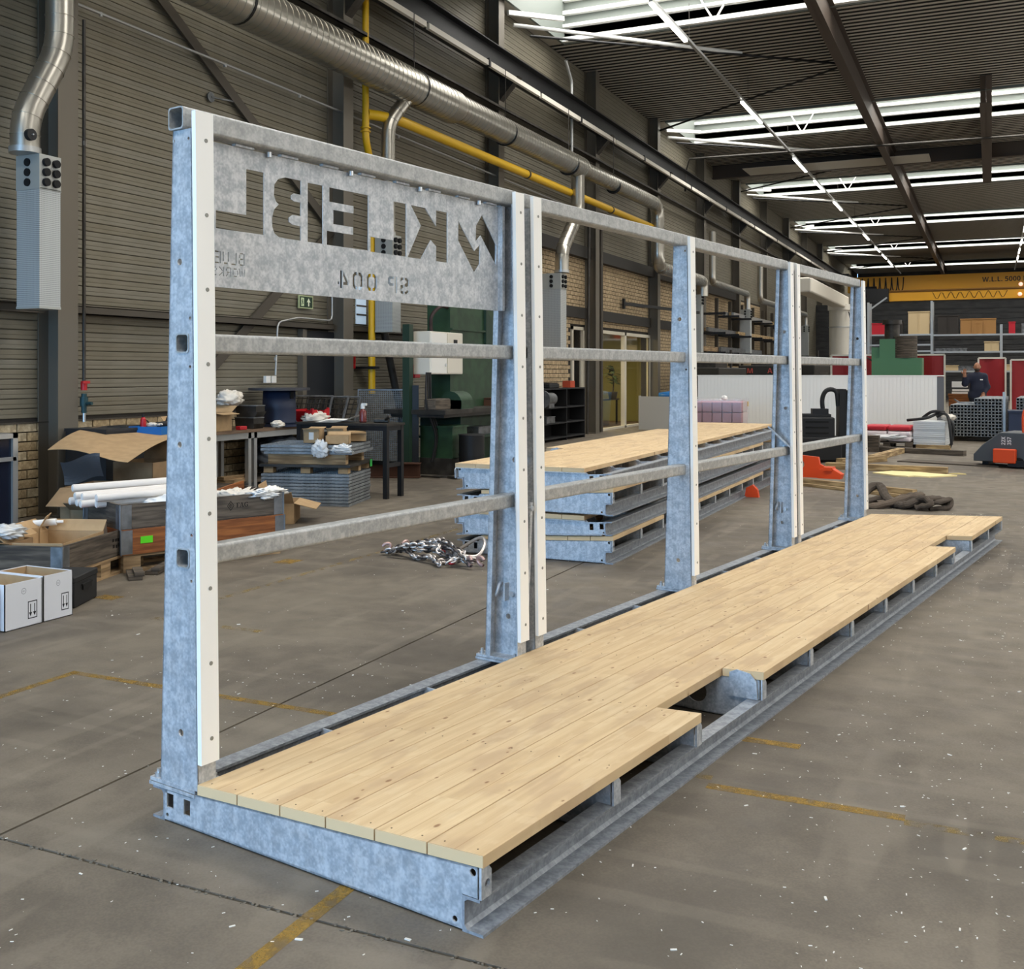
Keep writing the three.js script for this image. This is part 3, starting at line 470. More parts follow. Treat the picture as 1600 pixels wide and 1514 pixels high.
{ // perforated air diffusers with black nozzles
  const dots = tex(128, 128, (u, v) => { const a = (u * 8) % 1 - .5, b = (v * 8) % 1 - .5, k = a * a + b * b < .07 ? .55 : 1; return [.72 * k, .735 * k, .73 * k]; }, .16);
  const perf = mat('#ffffff', .5, .15, { map: dots });
  const make = (label, x, z, s, top = 3.88, bot = 2.28) => {
    const t = thing('air_diffuser', label, 'air diffuser', [x, bot, z], 0, 'air diffusers along the left wall'), w = .34 * s, d = .28 * s, H = top - bot, hd = .36;
    obj('body', [box2(-w, 0, H - hd, H, -d, 0)], M.heater, t); obj('perforated_panel', box2(-w + .004, -.004, 0, H - hd, -d + .004, -.004), perf, t);
    obj('rim', [box2(-w, 0, -.012, .012, -d, 0), box2(-w, 0, H - hd - .008, H - hd + .008, -d - .003, .003)], M.heater, t);
    for (let k = 0; k < 3; k++) { const y = H - .08 - k * .105; obj('nozzle', [cyl(.042, .03, -w * .5, y, .0, 16, .042, PI / 2)], M.dark, t); for (const f of [.27, .73]) obj('nozzle', [cyl(.042, .05, .012, y, -d * f, 16, .042, 0, PI / 2)], M.dark, t); }
  };
  make('white perforated air diffuser box beside the first steel column', -9.0, -7.89, 1); make('air diffuser box partly hidden behind the yellow gas pipe', -9.0, -14.97, 1);
  make('tall air diffuser box on the brick wall left of the white door', -8.95, -22.3, 1.35, 3.88, 2.15); make('air diffuser box over the white sandwich panels, fed by a level duct', -8.95, -35.1, 1.2, 4.25, 2.3); make('air diffuser box below the grey duct with the long level run', -8.85, -42.6, 1.2, 4.15, 2.4); make('farthest air diffuser box on the left wall', -8.85, -57.4, 1.2, 4.1, 2.4);
}
{ // yellow gas pipe
  const t = thing('gas_pipe', 'yellow gas pipe along the left wall with a drop to the machines', 'pipe');
  obj('main_pipe', pipe([V(-9.35, 5.86, -14.75), V(-9.1, 5.86, -15.2), V(-9.1, 5.9, -31)], .085, .3, 60, 14), M.yellow, t); obj('riser', pipe([V(-9.35, 5.8, -14.7), V(-9.35, 8.6, -14.7)], .055, .1, 10, 12), M.yellow, t);
  obj('drop_pipe', pipe([V(-9.35, 5.86, -14.7), V(-9.35, 5.45, -14.7), V(-9.42, 5.0, -15.0), V(-9.42, 1.25, -15.0)], .06, .12, 50, 14), M.yellow, t);
  for (const z of [-20.7, -26.2]) obj('flange', rod(V(-9.1, 5.88, z), V(-9.1, 5.88, z - .06), .1, 14), M.columnDark, t); for (const y of [5.62, 5.56]) obj('flange', cyl(.085, .02, -9.35, y, -14.7, 14), M.yellow, t);
  obj('bracket', [box2(-9.7, -9.33, 1.66, 1.7, -14.9, -15.1), cyl(.067, .05, -9.42, 1.68, -15.0, 14)], M.blackMetal, t);
}
{
  const c = (lb, pts, r, m, hooks = []) => { const t = thing('conduit', lb, 'conduit'); obj('pipe', pipe(pts.map((p) => V(...p)), r, .1, 40, 8), m, t); for (const h of hooks) obj('clip', [box(.03, .05, .03, ...h)], M.zinc, t); };
  c('thin pale conduit strung along the clad wall below the duct', [[-9.5, 5.82, -6], [-9.5, 5.8, -13], [-9.5, 5.72, -24]], .018, M.alu, [[-9.5, 5.8, -9.2], [-9.5, 5.79, -11.4], [-9.5, 5.78, -13.1], [-9.5, 5.75, -16], [-9.5, 5.74, -19]]);
  c('slim conduit dropping down beside the first steel column', [[-9.36, 5.6, -8.82], [-9.36, 1.5, -8.82]], .02, M.darkSteel, [[-9.36, 4.2, -8.82]]);
  c('conduit running to the socket above the blue spool', [[-9.53, 2.9, -14.0], [-9.53, 2.42, -14.0], [-9.53, 2.43, -13.1], [-9.53, 2.34, -12.6], [-9.53, 1.56, -12.55]], .014, M.alu, [[-9.53, 2.05, -12.56], [-9.53, 1.8, -12.55]]);
  c('dark vertical conduit on the brick wall beside the white door', [[-9.42, 5.6, -25.45], [-9.42, .02, -25.3]], .04, M.darkSteel); c('thin vertical pipe at the corner of the glazed office front', [[-9.43, 5.4, -26.4], [-9.43, .02, -26.4]], .05, M.columnDark, [[-9.43, 1.5, -26.4]]);
  c('grey vertical conduit high on the wall under the roof', [[-9.3, 9.1, -23.5], [-9.3, 8.7, -23.9], [-9.3, 6.9, -23.9]], .04, M.alu); c('thick dark exhaust tube sloping down beside the gas pipe', [[-9.47, 2.7, -15.4], [-9.46, 2.2, -15.5], [-9.44, 1.6, -15.7], [-9.3, .0, -16.1]], .07, M.darkSteel);
  const b = thing('wall_bracket', 'thin bracket arm with a round plate on the clad wall', 'bracket', [-9.66, 5.35, -11.3]); obj('plate', cyl(.07, .02, 0, 0, 0, 14, .07, 0, PI / 2), M.steelGrey, b); obj('arm', [bar(V(0, 0, 0), V(.02, .05, -.55), .03, .02)], M.steelGrey, b);
  const a = thing('swing_bracket', 'black swing arm sticking out from the brick wall', 'bracket', [-9.6, 3.58, -29]); obj('arm', [bar(V(0, 0, .2), V(.8, 0, -5.2), .07, .09), box(.06, .3, .12, 0, 0, .2)], M.blackMetal, a);
  const s = one('socket_box', 'pair of white sockets on the wall above the blue spool', 'socket', [box(.05, .1, .1, 0, 0, .06), box(.05, .1, .1, 0, 0, -.08)], M.white, [-9.6, 1.5, -12.5]);
  const v = thing('air_valve', 'red and teal compressed-air valve at the foot of the first column', 'valve', [-9.36, 1.15, -8.82]); obj('valve_body', [cyl(.03, .22, 0, .1, 0, 10), cyl(.045, .1, 0, .12, 0, 10), cyl(.02, .12, .06, .1, 0, 8, .02, 0, PI / 2)], mat('#24454a', .5, .3), v); obj('handle', [cyl(.035, .1, 0, .3, 0, 10), box(.02, .03, .1, .03, .34, 0)], M.red, v); obj('hose_tail', cyl(.018, .12, 0, -.05, 0, 8), M.zinc, v);
  const e = thing('exit_sign', 'green emergency exit sign with arrow on the clad wall', 'sign', [-9.66, 2.69, -13.47]); obj('frame', box(.02, .2, .37, 0, 0, 0), mat('#a9b48a', .6), e);
  const et = print(256, 128, (x) => { x.fillStyle = '#12331c'; x.fillRect(0, 0, 256, 128); x.fillStyle = '#cfe0b4'; x.fillRect(28, 14, 58, 100); x.fillStyle = '#12331c'; x.beginPath(); x.arc(58, 34, 9, 0, 7); x.fill(); x.fillRect(48, 46, 18, 30); x.fillRect(40, 74, 12, 28); x.fillRect(62, 74, 14, 14); x.fillRect(36, 50, 34, 8); x.fillStyle = '#e6edd0'; x.beginPath(); x.moveTo(180, 14); x.lineTo(218, 66); x.lineTo(192, 62); x.lineTo(192, 112); x.lineTo(168, 112); x.lineTo(168, 62); x.lineTo(142, 66); x.fill(); });
  const f = piece('sign_face', place(sheet(.33, .165), .0115, 0, 0, PI / 2), new THREE.MeshStandardMaterial({ map: et, roughness: .5 }), e);
  const r = (lb, p) => { const t = thing('alarm_box', lb, 'box', p); obj('housing', rbox(.1, .24, .2, .015, 0, 0, 0), M.red, t); obj('front_plate', box(.01, .12, .12, .052, .02, 0), M.redDark, t); };
  r('red alarm box on the wall left of the yellow pipe', [-9.6, 1.78, -14.62]); r('small red box hanging on the wall by the machine', [-9.5, 1.62, -16.6]);
}
{ // dark service door between girt and bench
  const d = structGroup('door_1'); obj('door_leaf', box2(-9.70, -9.655, 0, 2.25, -13.42, -14.35), mat('#23262b', .55, .1), d); obj('door_frame', [box2(-9.70, -9.6, 0, 2.27, -13.32, -13.42), box2(-9.70, -9.6, 0, 2.27, -14.35, -14.45)], M.column, d); obj('handle', box2(-9.66, -9.61, 1.0, 1.03, -13.5, -13.62), M.zinc, d);
  const w = structGroup('window_20'); obj('pane', box2(-9.71, -9.69, 2.42, 3.05, -14.95, -15.25), mat('#b9c8d6', .3, 0, { emissive: new THREE.Color('#a8c4dc'), emissiveIntensity: .5 }), w); obj('glazing_bar', [0, 1, 2].map((k) => box2(-9.69, -9.68, 2.56 + k * .15, 2.59 + k * .15, -14.95, -15.25)), M.columnDark, w);
}
{ // white door and glazed office front in the brick wall
  const d = structGroup('door_2'); const wf = mat('#cfc8b6', .5);
  obj('door_frame', [box2(-9.76, -9.68, 0, 2.78, -24.92, -25.0), box2(-9.76, -9.68, 0, 2.78, -25.72, -25.8), box2(-9.76, -9.68, 2.7, 2.78, -24.92, -25.8), box2(-9.75, -9.69, 2.05, 2.12, -25.0, -25.72)], wf, d); obj('door_leaf', [box2(-9.75, -9.70, 0, .95, -25, -25.72), box2(-9.75, -9.7, .95, 2.05, -25, -25.1), box2(-9.75, -9.7, .95, 2.05, -25.62, -25.72)], wf, d); obj('pane', box2(-9.735, -9.725, .95, 2.05, -25.1, -25.62), M.glass, d); obj('pane', box2(-9.735, -9.725, 2.12, 2.7, -25, -25.72), M.glass, d);
  const o = structGroup('window_21'); const z0 = -26.93, z1 = -31.63, zm = -29.15;
  obj('window_frame', [box2(-9.78, -9.66, 0, 2.76, z0, z0 - .09), box2(-9.78, -9.66, 0, 2.76, z1 + .09, z1), box2(-9.78, -9.66, 2.67, 2.76, z0, z1), box2(-9.78, -9.66, 0, .06, z0, z1), box2(-9.78, -9.66, 0, 2.76, zm + .07, zm - .07)], wf, o);
  obj('pane', box2(-9.73, -9.72, .06, 2.67, z0 - .09, zm + .07), M.glass, o); obj('pane', box2(-9.73, -9.72, .06, 2.67, zm - .07, z1 + .09), M.glass, o);
  const yel = mat('#8f8a58', .8), r = structGroup('wall_office'); obj('wall_core', [box2(-13.6, -13.5, 0, 3, -23, -33), box2(-13.5, -9.99, 0, 3, -33.1, -33), box2(-13.5, -9.99, 0, 3, -23, -22.9), box2(-13.5, -9.99, 3, 3.1, -23, -33)], yel, r); obj('office_floor', box2(-13.5, -9.99, -.1, 0, -23, -33), M.plyTop, r);
  const lp = thing('added_office_light', 'added light panel brightening the office behind the glazed front', 'light', [-11.5, 2.97, -29]); obj('light_panel', box(1.2, .03, 2.4, 0, 0, 0), mat('#ffffff', .5, 0, { emissive: new THREE.Color('#fff0c0'), emissiveIntensity: 2 }), lp);  // made-up panel and lamp, added to light the office interior
  const L = new THREE.RectAreaLight(new THREE.Color('#ffe9a8'), 15, 1.2, 2.4); L.position.set(-11.5, 2.94, -29); L.rotation.x = -PI / 2; scene.add(L);
  const tb = thing('office_table', 'dark table standing behind the office glazing', 'table', [-10.9, 0, -29.3]); obj('table_top', box(.9, .04, 3.2, 0, .78, 0), M.columnDark, tb); for (const [x, z] of [[-.4, -1.5], [.4, -1.5], [-.4, 1.5], [.4, 1.5]]) obj('leg', box(.05, .78, .05, x, .39, z), M.blackMetal, tb);
  const ch = thing('office_chair', 'brown chair pushed under the office table', 'chair', [-10.4, 0, -28.4]); obj('seat', rbox(.45, .06, .45, .02, 0, .45, 0), M.orangeWood, ch); obj('backrest', rbox(.04, .4, .42, .015, .2, .72, 0), M.orangeWood, ch); for (const [x, z] of [[-.2, -.2], [.2, -.2], [-.2, .2], [.2, .2]]) obj('leg', cyl(.018, .44, x, .22, z, 8), M.blackMetal, ch);
  const pl = thing('potted_palm', 'leafy dracaena on the table behind the office glass', 'plant', [-10.35, .8, -30.0]); obj('pot', lathe([[0, 0], [.11, 0], [.15, .22], [.13, .22], [.12, .2], [0, .2]]), M.columnDark, pl); obj('stem', [hose([V(0, .15, 0), V(.03, .5, .02), V(-.02, .9, 0)], .02, 10, 6)], M.oldWood, pl);
  const lf = mat('#33451f', .7); for (let i = 0; i < 34; i++) { const a = rnd() * 6.28, l = rr(.3, .5), up = rr(-.05, .4), g = new THREE.PlaneGeometry(l, .12, 6, 1); g.rotateX(-PI / 2); g.translate(l / 2, 0, 0); warp(g, (x, y, z) => [x, up * x / l * .6 - x * x * .7, z * Math.sin(Math.min(1, x / l + .12) * PI * .9 + .2)]); g.rotateY(a); piece('leaf', clean(g), lf, pl, 0, .45 + (i / 34) * .55, 0); } lf.side = THREE.DoubleSide;
}
// ================================================================ LEFT FOREGROUND: BOXES, CRATES, BENCH
function carton(name, label, cat, w, h, d, pos, turn, m, flaps = [], th = .006, group) { // open carton; flaps: [side, angle(deg from upright outward), length]
  const t = thing(name, label, cat, pos, turn, group); obj('wall_panel', [box2(-w / 2, w / 2, 0, h, d / 2 - th, d / 2), box2(-w / 2, w / 2, 0, h, -d / 2, -d / 2 + th), box2(-w / 2, -w / 2 + th, 0, h, -d / 2, d / 2), box2(w / 2 - th, w / 2, 0, h, -d / 2, d / 2), box2(-w / 2, w / 2, 0, th, -d / 2, d / 2)], m, t);
  for (const [s, a, l] of flaps) { const g = s === 'f' || s === 'b' ? box(w - .004, l, th, 0, l / 2, 0) : box(th, l, d - .004, 0, l / 2, 0); const k = a * D; if (s === 'f') place(g, 0, h, d / 2 - th / 2, 0, k); if (s === 'b') place(g, 0, h, -d / 2 + th / 2, 0, -k); if (s === 'r') place(g, w / 2 - th / 2, h, 0, 0, 0, -k); if (s === 'l') place(g, -w / 2 + th / 2, h, 0, 0, 0, k); obj('flap', g, m, t); }
  return t;
}
{ // white cartons, printed with two arrows; they face +x
  const wm = mat('#dcdde0', .75), pr = print(256, 256, (x) => { x.fillStyle = '#dcdde0'; x.fillRect(0, 0, 256, 256); x.strokeStyle = '#15161a'; x.fillStyle = '#15161a'; x.lineWidth = 5; x.strokeRect(160, 120, 62, 96); for (const q of [177, 206]) { x.fillRect(q - 3, 134, 6, 54); x.beginPath(); x.moveTo(q - 11, 182); x.lineTo(q + 11, 182); x.lineTo(q, 206); x.fill(); } x.lineWidth = 3; x.strokeStyle = '#8e9095'; x.beginPath(); x.arc(128, 52, 16, 0, 7); x.stroke(); x.font = '14px sans-serif'; x.fillStyle = '#8e9095'; x.fillText('80', 119, 57); });
  const pm = new THREE.MeshStandardMaterial({ map: pr, roughness: .75 });
  const mk = (label, z, wz, dx = .42, h = .29, turn = 0, x = -5.52) => { const t = carton('white_carton', label, 'carton', dx, h, wz, [x - dx / 2, 0, z - wz / 2], turn, wm, [], .006, 'white cartons on the floor'); obj('inner_lining', [box2(-dx / 2 + .006, dx / 2 - .007, .008, h - .004, -wz / 2 + .0065, -wz / 2 + .009), box2(-dx / 2 + .006, -dx / 2 + .009, .008, h - .004, -wz / 2 + .007, wz / 2 - .007), box2(dx / 2 - .009, dx / 2 - .0065, .008, h - .004, -wz / 2 + .007, wz / 2 - .007)], M.card, t); piece('print', place(sheet(wz - .01, h - .01), dx / 2 + .0008, h / 2, 0, PI / 2), pm, t); };
  mk('white open carton with two printed arrows, middle one of the row', -4.58, .28); mk('white open carton with two printed arrows beside the black tool case', -4.87, .235, .42, .295); mk('white open carton at the end of the row away from the tool case', -4.27, .28, .42, .27, 0, -5.55);
}
{ const t = thing('tool_case', 'black plastic case with a moulded handle beside the white cartons', 'case', [-5.83, 0, -5.36], 24 * D); obj('body', rbox(.24, .17, .38, .01, 0, .087, 0), M.blackRubber, t); obj('lid', rbox(.25, .045, .39, .01, 0, .19, 0), M.blackRubber, t); obj('handle', [box(.012, .03, .14, .126, .12, 0), box(.02, .012, .16, .124, .14, 0)], M.dark, t); }
function pallet(label, pos, turn, L = 1.2, Wd = .8, m = M.palletWood) { // L along z
  const t = thing('pallet', label, 'pallet', pos, turn); for (const x of [-Wd / 2 + .05, 0, Wd / 2 - .05]) { obj('bottom_board', box(.1, .022, L, x, .011, 0), m, t); for (const z of [-L / 2 + .07, 0, L / 2 - .07]) obj('block', box(.1, .078, .14, x, .061, z), m, t); }
  for (const z of [-L / 2 + .07, 0, L / 2 - .07]) obj('stringer', box(Wd, .022, .14, 0, .111, z), m, t); for (let i = 0; i < 5; i++) obj('top_board', box(.13, .022, L, -Wd / 2 + .065 + i * (Wd - .13) / 4, .133, 0), m, t); return t;
}
function collar(name, label, pos, turn, L, Wd, h, m) { const t = thing(name, label, 'crate', pos, turn); const q = .02; obj('board', box2(Wd / 2 - q, Wd / 2, 0, h, -L / 2, L / 2), m, t); obj('board', box2(-Wd / 2, -Wd / 2 + q, 0, h, -L / 2, L / 2), m, t); obj('board', box2(-Wd / 2 + q, Wd / 2 - q, 0, h, L / 2 - q, L / 2), m, t); obj('board', box2(-Wd / 2 + q, Wd / 2 - q, 0, h, -L / 2, -L / 2 + q), m, t); for (const sx of [-1, 1]) for (const sz of [-1, 1]) obj('corner_hinge', [box(.003, h - .01, .09, sx * (Wd / 2 + .001), h / 2, sz * (L / 2 - .045)), box(.09, h - .01, .003, sx * (Wd / 2 - .045), h / 2, sz * (L / 2 + .001)), cyl(.008, h, sx * (Wd / 2 + .002), h / 2, sz * (L / 2 + .002), 8)], M.steelGrey, t); return t; }
{ // crate in front: near corner (-6.08, -5.53), long side facing the camera's right
  const a = 16.5 * D, c = V(-6.08, 0, -5.53).add(V(-.4 * Math.cos(a), 0, .4 * Math.sin(a))).add(V(-.6 * Math.sin(a), 0, -.6 * Math.cos(a)));
  const at = (x, y, z) => { const p = V(x, y, z).applyAxisAngle(V(0, 1, 0), a).add(c); return [p.x, p.y, p.z]; };
  pallet('worn pallet under the grey wooden crate behind the white cartons', at(0, 0, 0), a); const k = collar('wooden_collar', 'weathered grey wooden pallet collar holding small cartons', at(0, .145, 0), a, 1.2, .8, .2, M.oldWood);
  const pt = print(256, 128, (x) => { x.clearRect(0, 0, 256, 128); x.fillStyle = 'rgba(14,12,11,.75)'; for (let i = 0; i < 9; i++) x.fillRect(10 + i * 26, 20 + (i % 3) * 3, 18 + (i % 2) * 6, 24); for (let i = 0; i < 8; i++) x.fillRect(14 + i * 28, 66 + (i % 2) * 5, 20, 26); }); piece('stencil_mark', place(sheet(.4, .13), .4012, .1, -.28, PI / 2), new THREE.MeshStandardMaterial({ map: pt, transparent: true, roughness: .9 }), k);
  carton('open_carton', 'shallow open brown carton inside the grey wooden collar', 'carton', .46, .2, .62, at(.1, .15, .2), a + .05, M.card, [['l', 50, .14], ['b', 35, .1]]); carton('small_carton', 'brown carton under plastic film at the back of the collar', 'carton', .3, .2, .3, at(-.2, .15, .4), a, M.cardDark, [['f', 80, .1]]);
  one('plastic_film', 'crumpled clear plastic film on top of a brown carton', 'film', lump(.16, .05, .16, .5, 7, 1.3), M.film, at(-.2, .41, .4)); carton('brown_box', 'small brown box with folded flaps by the blue tube', 'carton', .2, .2, .24, at(-.26, .19, -.02), a + .4, M.card, [['r', 30, .1]]);
  one('sealant_tube', 'white and blue tube lying on the cartons in the collar', 'tube', [rod(V(-.12, 0, 0), V(.1, .02, -.14), .028, 12), rod(V(.1, .02, -.14), V(.14, .02, -.17), .012, 8)], M.paper, at(-.2, .4, .02)); const rb = thing('red_carton', 'red and white carton standing in the wooden collar', 'carton', at(.05, .15, -.24), a + .2); obj('body', box(.14, .25, .16, 0, .125, 0), mat('#9c2f33', .7), rb); obj('side_panel', box(.02, .25, .16, -.08, .125, 0), M.paper, rb);
  for (let i = 0; i < 3; i++) one('felt_disc', 'grey rounded felt wheel leaning in the wooden collar', 'disc', cyl(.085, .05, 0, 0, 0, 20, .085, PI / 2 - .3), mat(['#8d8378', '#a8998a', '#a5876a'][i], .95), at(.18 - i * .02, .3, -.38 - i * .075), a + 1.1, 'felt wheels in the collar');
  const off = [[.66, -.35, .14], [.58, -.1, .55]]; off.forEach(([x, z, r], i) => one('wood_offcut', ['broken plank piece lying on the floor by the pallet', 'thin stack of old boards beside the pallet on the floor'][i], 'wood', [box(.1, .03, .34, 0, .015, 0), box(.07, .025, .3, .03, .042, .02)], M.oldWood, at(x, 0, z), a + r));
}
{ // crate with the FAG stencil: top near edge from (-6.30,-6.28) to (-5.70,-7.64)
  const a = Math.atan2(-.60, 1.36), L = 1.45, Wd = .8, q = V(-6.0, 0, -6.96).add(V(-.4 * Math.cos(a), 0, .4 * Math.sin(a)));
  const at = (x, y, z) => { const p = V(x, y, z).applyAxisAngle(V(0, 1, 0), a).add(q); return [p.x, p.y, p.z]; };
  pallet('pallet under the reddish wooden crate', at(0, 0, 0), a, 1.4, .8); const oc = collar('wooden_collar', 'reddish brown wooden collar under the stencilled grey one', at(.02, .145, 0), a, L, Wd, .2, M.orangeWood); obj('green_label', box(.003, .055, .1, .4025, .11, .52), mat('#59d416', .6), oc);
  const k = collar('wooden_collar', 'dark wooden pallet collar stencilled with a diamond and FAG', at(0, .345, 0), a, L, Wd, .2, M.oldWood);
  const pt = print(512, 192, (x) => { x.clearRect(0, 0, 512, 192); x.strokeStyle = x.fillStyle = 'rgba(14,10,8,.97)'; x.lineWidth = 9; x.beginPath(); x.moveTo(90, 30); x.lineTo(140, 96); x.lineTo(90, 162); x.lineTo(40, 96); x.closePath(); x.stroke(); x.lineWidth = 6; x.beginPath(); x.arc(90, 96, 22, 0, 7); x.stroke(); x.beginPath(); x.moveTo(66, 96); x.lineTo(114, 96); x.moveTo(90, 60); x.lineTo(90, 132); x.stroke(); x.font = 'bold 92px serif'; x.fillText('FAG', 175, 126); }); piece('stencil_mark', place(sheet(.3, .1125), .4013, .115, -.32, PI / 2), new THREE.MeshStandardMaterial({ map: pt, transparent: true, roughness: .9 }), k);
  const tubes = []; for (let i = 0; i < 9; i++) { const t = thing('paper_tube', 'long white paper-wrapped tube lying in the dark wooden collar', 'tube', at(-.25 + (i % 4) * .11 + (i > 6 ? .05 : 0), .53 + Math.floor(i / 4) * .055, .42 + rr(-.06, .06)), a + rr(-.06, .06), 'paper-wrapped tubes in the collar'); obj('sleeve', [rod(V(0, 0, .42), V(0, .01, -.38), .032, 12)], mat('#dfd9d2', .8), t); obj('tube_end', [rod(V(0, 0, .425), V(0, 0, .42), .026, 12)], M.paper, t); }
  one('paper_wrap', 'torn white tissue paper hanging over the collar edge', 'paper', [lump(.16, .09, .26, .6, 6, 2.1)], M.paper, at(.28, .5, .18), a); one('paper_wad', 'crumpled white paper lying inside the stencilled collar', 'paper', [lump(.2, .08, .22, .7, 5, .6)], M.cloth, at(.1, .48, -.42), a); one('paper_roll', 'creased white paper strip at the collar corner', 'paper', [lump(.1, .05, .2, .6, 6, 1.7)], M.paper, at(.32, .53, -.62), a + .3); one('wood_board', 'bare board propped inside the stencilled collar', 'board', box(.02, .12, .7, 0, 0, 0, .5, .1), M.orangeWood, at(-.1, .5, -.38), a);
  carton('open_carton', 'open brown carton with wide flaps beside the stencilled crate', 'carton', .34, .22, .5, [-6.95, 0, -9.25], .5, M.card, [['r', 105, .24], ['f', 55, .24], ['b', 100, .26], ['l', 10, .2]]);
}
{ // big cartons behind the crates
  carton('tall_carton', 'large brown carton gaping open under the kraft sheet', 'carton', .7, .52, .65, [-7.7, 0, -7.6], .35, M.cardDark, [['r', 150, .3], ['f', 118, .3]]); carton('low_carton', 'brown carton with torn flaps behind the red carton', 'carton', .5, .42, .5, [-7.05, 0, -6.95], .35, M.cardDark, [['r', 70, .16], ['f', 60, .15], ['b', 70, .18]]); carton('side_carton', 'upright brown carton between bench leg and gaping carton', 'carton', .5, .66, .5, [-8.2, 0, -8.6], .1, M.cardDark, [['b', 10, .2]]); const rc = one('striped_box', 'red and white striped packet between the cartons', 'packet', box(.12, .2, .16, 0, .1, 0), mat('#a5434a', .7), [-6.78, .43, -7.02], .3);
  one('dark_sheet', 'dark grey plastic sheet hanging from the gaping carton', 'sheet', warp(clean(new THREE.PlaneGeometry(.42, .3, 10, 8)), (x, y, z) => [x, y * .8 + .05 * Math.sin(x * 9), .12 * Math.sin(y * 6 + x * 4)]), mat('#4a4c50', .6, 0, { side: THREE.DoubleSide }), [-8.2, .64, -7.7], .5);
  one('steel_cabinet', 'dark grey steel cabinet end behind the cartons', 'cabinet', [box2(-.3, .3, 0, .95, -.4, .4), box2(-.31, .31, .95, .98, -.41, .41), box2(.3, .305, .42, .44, -.38, .38)], mat('#2b2d30', .5, .2), [-9.05, 0, -8.95]);
  // kraft board sagging over the bench end
  const A = V(-8.86, .80, -7.87), B = V(-7.67, .75, -7.77), C = V(-8.35, .88, -9.3), Dd = V(-9.3, .98, -9.0), g = new THREE.BoxGeometry(1, .004, 1, 20, 1, 20);
  warp(g, (x, y, z) => { const s = x + .5, t = z + .5, p = A.clone().lerp(B, s).lerp(Dd.clone().lerp(C, s), t); const sag = .05 * Math.sin(t * PI) * (1 - .3 * s) + .03 * Math.sin(s * 5 + t * 2) * (1 - t); return [p.x, p.y + y + sag, p.z]; }); const kb = one('kraft_board', 'large buckled sheet of kraft board lying over the bench end', 'cardboard', clean(g), M.card); 
  const cab = thing('glazed_cabinet', 'low aluminium-framed cabinet with dark blue panes at the brick wall', 'cabinet', [-9.35, 0, -6.95]); obj('frame', [box2(-.3, .3, .93, .98, -.72, .72), box2(-.3, .3, .0, .05, -.72, .72), box2(.24, .3, 0, .98, -.66, -.72), box2(.24, .3, 0, .98, .66, .72), box2(.26, .3, .7, .74, -.7, .7), box2(-.3, .24, 0, .98, -.70, -.72)], M.alu, cab); obj('pane', box2(.25, .27, .05, .7, -.66, .66), mat('#141b2c', .2), cab); obj('pane', box2(.25, .27, .74, .93, -.66, .66), mat('#141b2c', .2), cab); obj('body', box2(-.29, .24, .05, .93, -.69, .69), M.blackMetal, cab);
  for (let i = 0; i < 4; i++) one('wood_scrap', 'splintered wood scrap lying on the glazed cabinet', 'wood', [box(.07, .04, .34, 0, .02, 0), box(.03, .06, .06, .01, .05, .05)], M.palletWood, [-9.3 + rr(-.1, .2), .98, -6.5 - i * .33], rr(-.7, .7), 'wood scraps on the cabinet');
}
